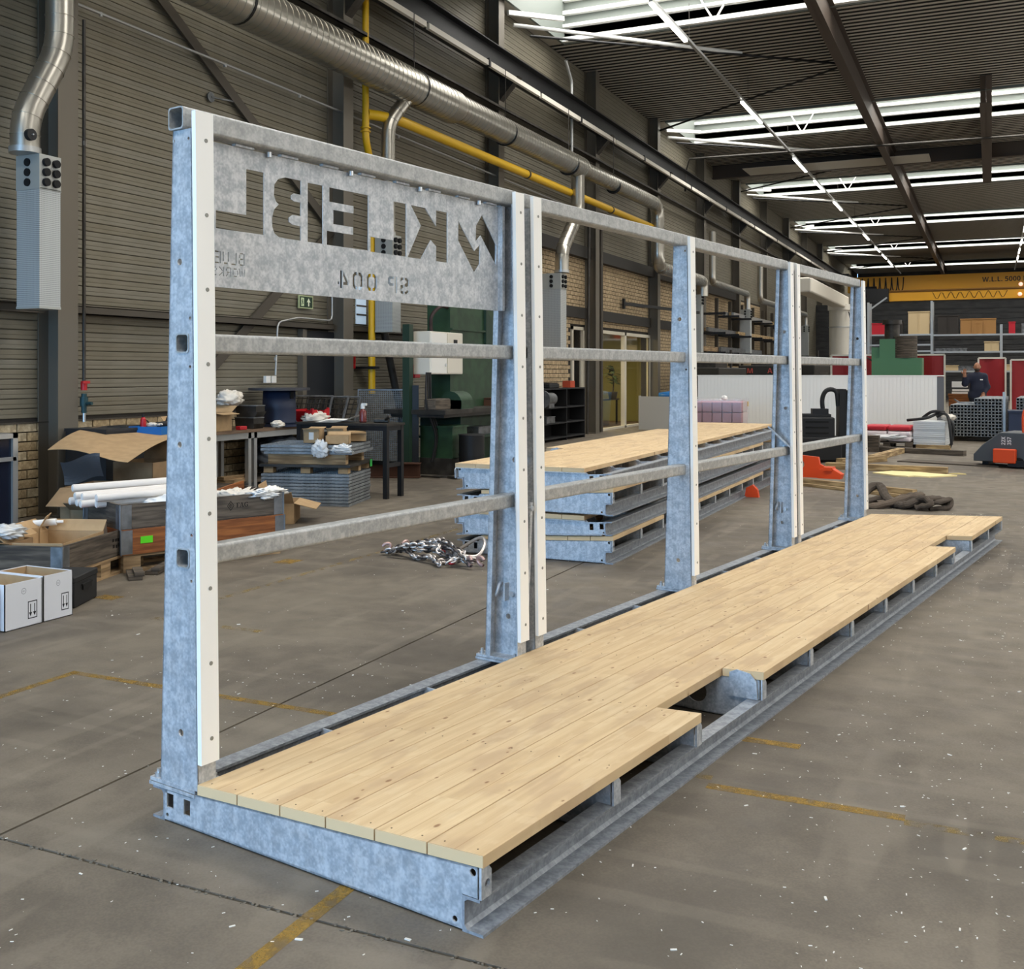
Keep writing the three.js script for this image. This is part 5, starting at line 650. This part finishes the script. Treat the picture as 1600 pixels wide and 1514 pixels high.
{ // bag pallet and sheet stack by the panels
  pallet('dark pallet under the red and white bags', [-1.95, 0, -23.6], PI / 2 - .1, 1.0, .7, M.oldWood); const t = thing('bag_stack', 'red and white printed sacks under torn film on a pallet', 'sacks', [-1.95, .145, -23.6], -.1); const rw = mat('#b71d2c', .5), wh = mat('#d7cdd0', .5); for (let i = 0; i < 2; i++) for (let k = 0; k < 3; k++) { const g = rbox(.46, .11, .62, .045, -.24 + i * .48, .06 + k * .115, 0); obj('sack', g, k === 2 ? rw : wh, t); } obj('torn_film', [lump(.52, .09, .36, .25, 6, 1.2, 0, .1, .05)], M.film, t);
  const sheetMat = mat('#d2d6d8', .45, .1);
  const s = thing('sheet_stack', 'stack of pale grey sheets strapped on a timber block', 'sheets', [-1.12, .1, -23.7], -.12); for (let k = 0; k < 12; k++) obj('sheet', box(.62, .036, .7, rr(-.006, .006), .02 + k * .0405, rr(-.006, .006)), sheetMat, s); one('timber', 'squared timber block under the grey sheet stack', 'timber', box(.66, .1, .14, 0, .05, 0), M.beamWood, [-1.08, 0, -23.35], -.12);
  const st = thing('strap_bundle', 'black lashing straps thrown over the grey sheet stack', 'strap', [-1.1, .62, -23.7], -.12); obj('strap', [hose([V(-.5, -.03, .1), V(-.1, .03, .2), V(.1, .12, 0), V(.3, .1, .2), V(.38, -.1, .36), V(.42, -.5, .38)], .03, 40, 6), hose([V(-.2, .03, 0), V(0, .16, .1), V(.2, .14, -.1), V(.05, .05, -.15)], .035, 30, 6), hose([V(.3, .05, .1), V(.44, -.1, .3), V(.42, -.4, .3), V(.36, -.6, .3)], .028, 24, 6)], M.blackRubber, st); one('white_rag', 'white cloth bunched beside the lashing straps', 'rag', lump(.14, .07, .1, .4, 5, 2), M.cloth, [-.8, .66, -23.7]);
}
{ // bundles of square steel tubes seen end-on
  const bundle = (label, pos, cols, rows, S, extra) => { const t = thing('tube_bundle', label, 'steel tubes', pos, -.06); const g = []; const w = .007; for (let i = 0; i < cols; i++) for (let k = 0; k < rows + (extra && i > cols * .45 ? 2 : 0); k++) { const x = i * S, y = k * S + .12, L = rr(2.9, 3.02), q = S - .006; g.push(box2(x, x + q, y, y + w, 0, -L), box2(x, x + q, y + q - w, y + q, 0, -L), box2(x, x + w, y, y + q, 0, -L), box2(x + q - w, x + q, y, y + q, 0, -L)); } stuff(obj('square_tubes', g, mat('#8d9397', .5, .3), t)); obj('inner_shade', box2(0, cols * S, .12, .12 + rows * S, -2.6, -2.64), M.dark, t); for (const z of [-.4, -2.4]) obj('bearer', box2(-.05, cols * S + .05, 0, .12, z - .06, z + .06), M.oldWood, t); };  // dark sheet across the tubes paints the shade inside their bores
  bundle('large bundle of square steel tubes stacked before the worker', [-.86, 0, -26.6], 15, 10, .0735, true); bundle('square steel tubes stacked right of the white stanchion', [.55, 0, -27.5], 7, 12, .0735, false);
  one('stanchion', 'pale steel stanchion standing at the end of the tube bundle', 'post', [box(.06, 1.15, .06, 0, .575, 0), box(.2, .02, .2, 0, .01, 0)], M.alu, [.28, 0, -26.7]); one('blue_container', 'dark blue steel container between the tube bundles', 'container', [box(.5, .7, .8, 0, .35, 0), box(.54, .04, .84, 0, .72, 0)], M.navy, [.62, 0, -26.6]); one('steel_offcut', 'bent pale steel offcut lying on the tube bundle', 'steel', [bar(V(0, 0, 0), V(.12, -.08, .02), .05, .03), bar(V(.12, -.08, .02), V(.6, -.1, .04), .05, .02)], M.steelGrey, [-.78, .97, -26.8]);
}
{ // orange and grey low truck at the right edge
  const t = thing('pallet_truck', 'grey and orange electric pallet truck at the edge of the aisle', 'truck', [.35, 0, -20.2], -.3); const gr = mat('#4c5054', .55, .2); obj('chassis', ext([[-.42, .1], [.7, .1], [.7, .58], [.0, .58], [-.28, .36], [-.42, .2]], .8, [], .01).translate(0, 0, -.1), gr, t); obj('bumper', rbox(.36, .24, .1, .02, .1, .2, .78), M.orange, t); obj('fork', box(.1, .06, .6, -.3, .05, .2), M.blackMetal, t); obj('step_bar', box(.5, .1, .1, .4, .08, .75), M.blackMetal, t); obj('handle_loop', hose([V(.35, .42, .6), V(.33, .9, .55), V(.42, 1.0, .5), V(.75, 1.0, .45)], .025, 24, 8), M.orange, t); obj('wheel', cyl(.09, .08, .3, .09, .72, 16, .09, PI / 2), M.dark, t);
  const p = print(128, 128, (x) => { x.clearRect(0, 0, 128, 128); x.fillStyle = '#d9dadb'; x.font = 'bold 44px sans-serif'; x.save(); x.translate(64, 64); x.rotate(-PI / 2); x.textAlign = 'center'; x.fillText('22X', 0, -6); x.fillText('357', 0, 40); x.restore(); }); piece('number_mark', place(sheet(.26, .24), .1, .45, .7125, 0), new THREE.MeshStandardMaterial({ map: p, transparent: true, roughness: .6 }), t);
  one('timber', 'short timber under the front of the pallet truck', 'timber', box(.35, .08, .14, 0, .04, 0), M.palletWood, [.0, 0, -20.9], .2);
}
{ // red welding screens, shelving, worker
  const scr = (lb, x0, x1, z, h, y0 = .1) => { const t = thing('welding_screen', lb, 'screen', [(x0 + x1) / 2, 0, z]); const w = x1 - x0; obj('curtain', warp(clean(new THREE.BoxGeometry(w - .06, h - y0, .01, 40, 1, 1)), (x, y, q) => [x, y + (h + y0) / 2, q + .02 * Math.sin(x * 11)]), M.redDark, t); obj('frame', [box(.05, h, .05, -w / 2, h / 2, 0), box(.05, h, .05, w / 2, h / 2, 0), box(w, .05, .05, 0, h, 0)], M.whiteWarm, t); };
  scr('wide red welding screen behind the white sandwich panels', -4.4, -1.22, -33, 2.12); scr('red welding screen behind the worker', -.35, .42, -36, 2.05); scr('red welding screen beside the tube bundle on the right', .55, 1.6, -35, 1.98);
  const m = thing('green_machine', 'green milling machine head showing above the sandwich panels', 'machine', [-2.35, 0, -31]); const gg = mat('#4d7a55', .5, .1); obj('base', box(1.3, 2.0, .9, .0, 1.0, 0), gg, m); obj('head', [box(.7, .55, .7, -.1, 2.25, 0), box(.25, .3, .4, -.55, 2.15, 0)], gg, m); obj('motor', [cyl(.2, .5, -.15, 2.7, 0, 18), cyl(.26, .12, -.15, 3.0, 0, 18)], M.darkSteel, m); obj('guard', [cyl(.3, .6, .22, 2.3, .2, 18)], M.oldWood, m); obj('lamp_arm', [hose([V(-.6, 1.9, .3), V(-.9, 2.05, .4), V(-1.1, 1.85, .5)], .02, 12, 6), cyl(.1, .14, -1.1, 1.8, .5, 12, .05)], M.darkSteel, m);
  // pallet rack far down the hall
  const r = thing('pallet_rack', 'grey pallet rack with cluttered shelves under the crane', 'rack', [0, 0, -60]); const up = [-6.05, -2.85, .5, 3.8]; for (const x of up) for (const z of [0, -1.1]) obj('upright', box(.12, x === .5 ? 4.1 : 5.4, .1, x, x === .5 ? 2.05 : 2.7, z), M.alu, r); for (let b = 0; b < 3; b++) for (const y of b === 0 ? [1.7, 2.4, 2.78, 3.12, 3.66] : [1.7, 2.72, 3.62]) obj('shelf_beam', [box2(up[b] + .06, up[b + 1] - .06, y - .09, y, .05, 0), box2(up[b] + .06, up[b + 1] - .06, y - .02, y, 0, -1.1)], M.alu, r); obj('diagonal_brace', bar(V(-6, 5.0, 0), V(-5.1, 5.65, 0), .08, .08), M.alu, r);
  const it = (n, lb, cat, x, y, w, h, mm, ex = []) => { const t = thing(n, lb, cat, [x, y, -60.4]); obj('body', box(w, h, .8, 0, h / 2, 0), mm, t); obj('lid_edge', [box(w + .04, .05, .84, 0, h - .02, 0), box(.04, h, .02, 0, h / 2, .41), ...ex], mm, t); };
  const pc = mat('#9a7140', .8), dk = mat('#2b2724', .8), pal = mat('#c0ab85', .8), rd = mat('#b41628', .5);
  it('red_bin', 'red storage box on the top shelf of the far rack', 'box', -5.45, 3.66, .86, .6, rd); it('dark_machine', 'small dark machine beside the red box on the rack', 'machine', -4.55, 3.66, .5, .7, dk); it('film_pallet', 'film-covered pale load on the top rack shelf', 'load', -3.5, 3.66, 1.05, 1.2, pal); it('dark_crate', 'dark brown crate on the top rack shelf', 'crate', -2.05, 3.62, 1.0, 1.0, dk); it('plywood_crate', 'orange plywood crate in three fields on the rack', 'crate', -.6, 3.62, 1.7, .8, pc, [box(.05, .8, .02, -.28, .4, .42), box(.05, .8, .02, .28, .4, .42), box(.1, .1, .02, 0, .6, .43)]); it('red_drum', 'red drum at the right end of the rack top', 'drum', 1.0, 3.62, .3, .6, rd); it('grey_bundle', 'grey bundle at the far right of the rack top', 'bundle', 1.9, 3.62, .9, .5, M.steelGrey); it('small_crate', 'pale wooden box on the second rack shelf', 'box', .05, 2.72, .7, .5, pal); it('steel_parts', 'row of small grey castings on the second rack shelf', 'castings', -1.9, 2.72, 1.5, .16, M.steelGrey); it('yellow_box', 'yellowish box on the lower rack shelf', 'box', -1.9, 1.7, .7, .28, pal); it('grey_box', 'grey box row on the lower rack shelf', 'box', -.95, 1.7, 1.2, .25, M.steelGrey); it('tan_box', 'tan box on the lower right rack shelf', 'box', .95, 1.7, .7, .32, pal); it('sheet_load', 'thin load of sheets on the left rack bay', 'sheets', -4.6, 2.42, 2.2, .1, M.alu);
  const bt = thing('work_table', 'brown packing table beside the worker', 'table', [-.62, 0, -31.5]); obj('table_top', box(.9, .06, .6, 0, .98, 0), M.orangeWood, bt); obj('modesty_panel', box(.86, .28, .02, 0, .82, .29), M.orangeWood, bt); for (const x of [-.4, .4]) obj('leg', box(.06, .96, .06, x, .48, 0), M.blackMetal, bt); one('white_papers', 'stack of white trays behind the worker on the table', 'trays', [box(.4, .05, .3, 0, .03, 0), box(.42, .05, .3, .02, .1, 0), box(.4, .16, .3, 0, .26, 0)], M.paper, [-.78, 1.01, -31.6]);
}
{ // overhead crane far down the hall
  const t = thing('overhead_crane', 'yellow overhead travelling crane spanning the hall', 'crane', [0, 0, -76]); obj('girder', box2(-9, 12.4, 7.1, 8.15, -.4, .3), M.crane, t); obj('girder', box2(-6.6, 12.4, 6.38, 6.98, .9, 1.4), M.crane, t); obj('girder_flange', [box2(-6.6, 12.4, 6.95, 7.1, -.2, 1.45), box2(-6.6, 12.4, 6.98, 7.02, .85, 1.45)], mat('#8a5c10', .6), t); obj('end_carriage', box2(-9.35, -8.7, 7.9, 8.25, -2.2, 2.4), M.blackMetal, t); obj('hoist', [box2(-7.6, -6.2, 6.3, 7.2, 1.2, 1.9), cyl(.4, 1.2, -7.6, 7.0, 1.5, 16, .4, 0, PI / 2)], M.blackMetal, t); for (let i = 0; i < 8; i++) { const x = -8.4 + i * .38; obj('festoon_loop', hose([V(x, 8.05, .45), V(x + .06, 7.3, .45), V(x + .19, 7.1, .45), V(x + .32, 7.3, .45), V(x + .38, 8.05, .45)], .035, 16, 6), M.blackRubber, t); } obj('truss_cable', hose(Array.from({ length: 17 }, (_, i) => V(-3.5 + i * .28, i % 2 ? 6.45 : 6.9, 1.43)), .02, 60, 5), mat('#5a4410', .7), t);
  const p = print(1024, 128, (x) => { x.clearRect(0, 0, 1024, 128); x.fillStyle = '#2a2112'; x.font = 'bold 96px sans-serif'; x.fillText('W.L.L. 5000 KG', 20, 98); }); piece('capacity_mark', place(sheet(4.6, .575), 1.7, 7.72, .312), new THREE.MeshStandardMaterial({ map: p, transparent: true, roughness: .6 }), t);
  const w = (x, y) => { const q = thing('crane_lamp', 'round pale warning lamp on the crane girder', 'lamp', [x, y, -74.5], 0, 'lamps on the crane'); obj('lamp_glass', clean(new THREE.SphereGeometry(.13, 14, 10)), mat('#ffd9c8', .4, 0, { emissive: new THREE.Color('#ffc2a8'), emissiveIntensity: 1 }), q); obj('lamp_base', cyl(.08, .1, 0, 0, -.14, 10, .08, PI / 2), M.blackMetal, q); }; w(1.75, 7.25); w(1.7, 6.62);
}
{ // machines and racks along the left wall further down
  const dk = mat('#26241f', .6, .2);
  const mc = (n, lb, x, z, w, h, d, ex) => { const t = thing(n, lb, 'machine', [x, 0, z]); obj('housing', rbox(w, h, d, .04, 0, h / 2, 0), dk, t); obj('top_unit', [box(w * .5, h * .22, d * .4, 0, h * 1.1, d * .1), rod(V(w * .2, h, -d * .3), V(w * .2, h * 1.35, -d * .3), .04, 8)], M.darkSteel, t); obj('front_panel', box(.02, h * .5, d * .5, w / 2, h * .6, 0), M.darkSteel, t); return t; };
  mc('saw_machine', 'dark machine housing behind the sandwich panels near the diffuser', -8.2, -34, 1.2, 1.75, 4); const b = mc('press_machine', 'dark press with red letters on its panel behind the white panels', -7.4, -39, 1.4, 1.85, 4); mc('lathe_machine', 'dark lathe further down the left wall', -7.2, -46, 1.5, 1.9, 5); mc('bending_machine', 'dark folding machine beneath the white boom', -6.4, -54, 1.6, 1.95, 4);
  const p = print(256, 64, (x) => { x.clearRect(0, 0, 256, 64); x.fillStyle = '#a8453a'; x.font = 'bold 52px sans-serif'; x.fillText('AM', 14, 50); x.fillText('A', 190, 50); }); piece('letter_mark', place(sheet(1.3, .3), 0, 1.66, 2.012, 0), new THREE.MeshStandardMaterial({ map: p, transparent: true, roughness: .6 }), b);
  const rk = thing('profile_rack', 'cantilever rack of pale bars and boards along the brick wall', 'rack', [-9.1, 0, -43]); for (let i = 0; i < 8; i++) { const z = 6 - i * 2.2; obj('upright', box(.12, 4.4, .14, -.3, 2.2, z), M.columnDark, rk); for (let k = 0; k < 4; k++) obj('arm', box(.9, .08, .08, .1, 1.6 + k * .7, z), M.blackMetal, rk); } const mm = [M.beamWood, M.alu, M.palletWood, M.steelGrey]; for (let k = 0; k < 4; k++) for (let j = 0; j < 3; j++) one('stock_bar', 'pale bar of stock lying on the cantilever rack', 'bar', box(.09, rr(.08, .2), rr(5, 12), 0, .1, 0), mm[(k + j) % 4], [-9.28 + j * .11 - .03, 1.65 + k * .7, -43 + rr(-3, 3)], 0, 'bars on the cantilever rack');
  const dcl = thing('dust_collector', 'tall white extraction column under a white boom', 'extractor', [-7.3, 0, -58]); obj('column', cyl(.55, 5.0, 0, 2.5, 0, 24), M.whiteWarm, dcl); obj('band', [cyl(.57, .05, 0, 4.0, 0, 24), cyl(.57, .05, 0, 1.5, 0, 24)], M.alu, dcl); obj('boom', rbox(.7, .65, 13, .08, 0, 5.35, 5.5), M.whiteWarm, dcl); obj('cap', cyl(.62, .3, 0, 5.05, 0, 24), M.whiteWarm, dcl); obj('hose', hose([V(.5, 4.8, .4), V(.7, 4.0, .6), V(.75, 3.6, .2), V(.5, 4.2, 0)], .03, 20, 6), M.blackRubber, dcl);
}
{ // the worker: one skinned surface from tapered capsules
  const J = { hip: [0, .98, 0], belly: [0, 1.12, .02], chest: [0, 1.38, 0], neck: [0, 1.54, 0], ls: [.165, 1.44, 0], rs: [-.165, 1.44, 0], le: [.245, 1.17, .02], lw: [.15, .98, .16], re: [-.3, 1.25, .1], rw: [-.31, 1.49, .2], lk: [.1, .52, .03], la: [.11, .09, 0], lt: [.12, .05, .16], rk: [-.1, .52, .03], ra: [-.11, .09, 0], rt: [-.12, .05, .16], lh: [.09, .95, 0], rh: [-.09, .95, 0] };
  const bones = [['hip', 'belly', .15, .16], ['belly', 'chest', .155, .15], ['chest', 'neck', .13, .058], ['ls', 'rs', .075, .075], ['ls', 'le', .07, .056], ['le', 'lw', .058, .042], ['rs', 're', .07, .056], ['re', 'rw', .058, .042], ['lh', 'lk', .1, .072], ['lk', 'la', .068, .05], ['la', 'lt', .05, .045], ['rh', 'rk', .1, .072], ['rk', 'ra', .068, .05], ['ra', 'rt', .05, .045], ['lh', 'rh', .12, .12]];
  const cap = (p, a, b, ra, rb) => { const ba = [b[0] - a[0], b[1] - a[1], b[2] - a[2]], pa = [p[0] - a[0], p[1] - a[1], p[2] - a[2]], l = ba[0] ** 2 + ba[1] ** 2 + ba[2] ** 2, t = l ? Math.max(0, Math.min(1, (pa[0] * ba[0] + pa[1] * ba[1] + pa[2] * ba[2]) / l)) : 0; return Math.hypot(pa[0] - ba[0] * t, pa[1] - ba[1] * t, pa[2] - ba[2] * t) - (ra + (rb - ra) * t); };
  const smin = (a, b, k) => { const h = Math.max(k - Math.abs(a - b), 0) / k; return Math.min(a, b) - h * h * k / 4; };
  function field(N, lo, size, fn) { const mc = new MarchingCubes(N, new THREE.MeshStandardMaterial(), false, false, 200000); mc.isolation = 0; const half = N / 2; for (let z = 0; z < N; z++) for (let y = 0; y < N; y++) for (let x = 0; x < N; x++) mc.field[z * N * N + y * N + x] = -fn([lo[0] + size * x / N, lo[1] + size * y / N, lo[2] + size * z / N]); mc.update(); const n = mc.count; const g = new THREE.BufferGeometry(), pos = mc.positionArray.slice(0, n * 3), nor = mc.normalArray.slice(0, n * 3); for (let i = 0; i < n; i++) { pos[i * 3] = lo[0] + (pos[i * 3] + 1) / 2 * size; pos[i * 3 + 1] = lo[1] + (pos[i * 3 + 1] + 1) / 2 * size; pos[i * 3 + 2] = lo[2] + (pos[i * 3 + 2] + 1) / 2 * size; } g.setAttribute('position', new THREE.BufferAttribute(pos, 3)); g.setAttribute('normal', new THREE.BufferAttribute(nor, 3)); g.computeVertexNormals(); return clean(g); }
  const sx = (p) => [p[0], p[1], p[2] * 1.25];
  const bodyF = (p) => { if (Math.abs(p[0]) > .5 || Math.abs(p[2]) > .45 || p[1] > 1.7) return .2; let d = 1; for (const [a, b, ra, rb] of bones) d = smin(d, cap(a[0] === 'h' || a[0] === 'b' || a[0] === 'c' ? sx(p) : p, J[a], J[b], ra, rb), .06); return d; };
  const headC = [0, 1.7, .02]; const headF = (p) => { const q = [p[0] - headC[0], p[1] - headC[1], p[2] - headC[2]]; let d = Math.hypot(q[0] / .078, q[1] / .115, q[2] / .098) - 1; d *= .085; d = smin(d, cap(p, [0, 1.52, 0], [0, 1.64, .01], .055, .055), .03); d = smin(d, cap(p, [0, 1.71, .11], [0, 1.675, .128], .01, .017), .015); d = smin(d, cap(p, [0, 1.61, .085], [0, 1.61, .09], .03, .03), .03); for (const s of [-1, 1]) { d = smin(d, cap(p, [s * .08, 1.715, .0], [s * .083, 1.675, .0], .016, .012), .01); d = Math.max(d, -cap(p, [s * .033, 1.705, .118], [s * .033, 1.705, .12], .014, .014)); } return d; };
  const hand = (o, dir, up) => { const s = new THREE.Vector3().crossVectors(dir, up).normalize(), P = (a, b, c) => V(...o).addScaledVector(dir, a).addScaledVector(s, b).addScaledVector(up, c).toArray(); const segs = [[P(0, 0, 0), P(.07, .0, 0), .034, .04]]; [[-.03, .07], [-.01, .085], [.01, .08], [.03, .065]].forEach(([b, l]) => { segs.push([P(.08, b, 0), P(.08 + l * .55, b * 1.15, .006), .0105, .0095], [P(.08 + l * .55, b * 1.15, .006), P(.08 + l, b * 1.2, .02), .0095, .008]); }); segs.push([P(.025, -.03, 0), P(.06, -.07, .012), .014, .011], [P(.06, -.07, .012), P(.095, -.085, .02), .011, .009]); return (p) => { let d = 1; segs.forEach(([a, b, ra, rb], i) => { d = smin(d, cap(p, a, b, ra, rb), i ? .008 : .02); }); return d; }; };
  const skin = mat('#a8765a', .6), jacket = mat('#1b2136', .8), trou = mat('#161a26', .85);
  const t = thing('person', 'worker in a dark navy work jacket raising one hand behind the steel tubes', 'person', [-.33, .05, -30.6], .05);
  const bf = field(84, [-.96, -.02, -.9], 1.92, bodyF), hf = field(64, [-.18, 1.48, -.17], .36, headF), hr = field(56, [-.47, 1.46, .08], .34, hand(J.rw, V(0, 1, .12).normalize(), V(.1, -.1, 1).normalize())), hl = field(56, [.0, .84, .08], .34, hand(J.lw, V(-.35, -.6, .5).normalize(), V(0, .3, 1).normalize()));
  obj('body', [bf, hf, hr, hl], skin, t);
  const cloth = (fn, lim, grow) => field(84, [-.96, -.02, -.9], 1.92, (p) => Math.max(fn(p) - grow, lim(p)));
  obj('jacket', [cloth(bodyF, (p) => Math.max(.86 - p[1], p[1] - 1.575 - Math.min(0, 0), Math.max(-cap(p, J.rw, [J.rw[0], J.rw[1] + .2, J.rw[2]], .07, .07), -cap(p, J.lw, [.08, .86, .28], .055, .08))), .014)], jacket, t);
  obj('trousers', [cloth(bodyF, (p) => Math.max(p[1] - .92, .1 - p[1], Math.hypot(p[0], p[2]) - .3), .012)], trou, t); obj('boots', [cloth(bodyF, (p) => p[1] - .13, .018)], M.blackRubber, t);
  obj('hair', [field(48, [-.18, 1.48, -.17], .36, (p) => Math.max(headF(p) - .006, 1.66 - p[1] + Math.max(0, p[2]) * 6 - (p[1] > 1.78 ? 0 : 0), p[1] - 1.76))], mat('#2b221d', .9), t); obj('beard', [field(48, [-.18, 1.48, -.17], .36, (p) => Math.max(headF(p) - .005, p[1] - 1.648, 1.575 - p[1], .03 - p[2]))], mat('#3a2d26', .9), t); obj('chest_logo', box(.07, .03, .004, .1, 1.36, .152), M.paper, t);
}
renderer.render(scene, camera);
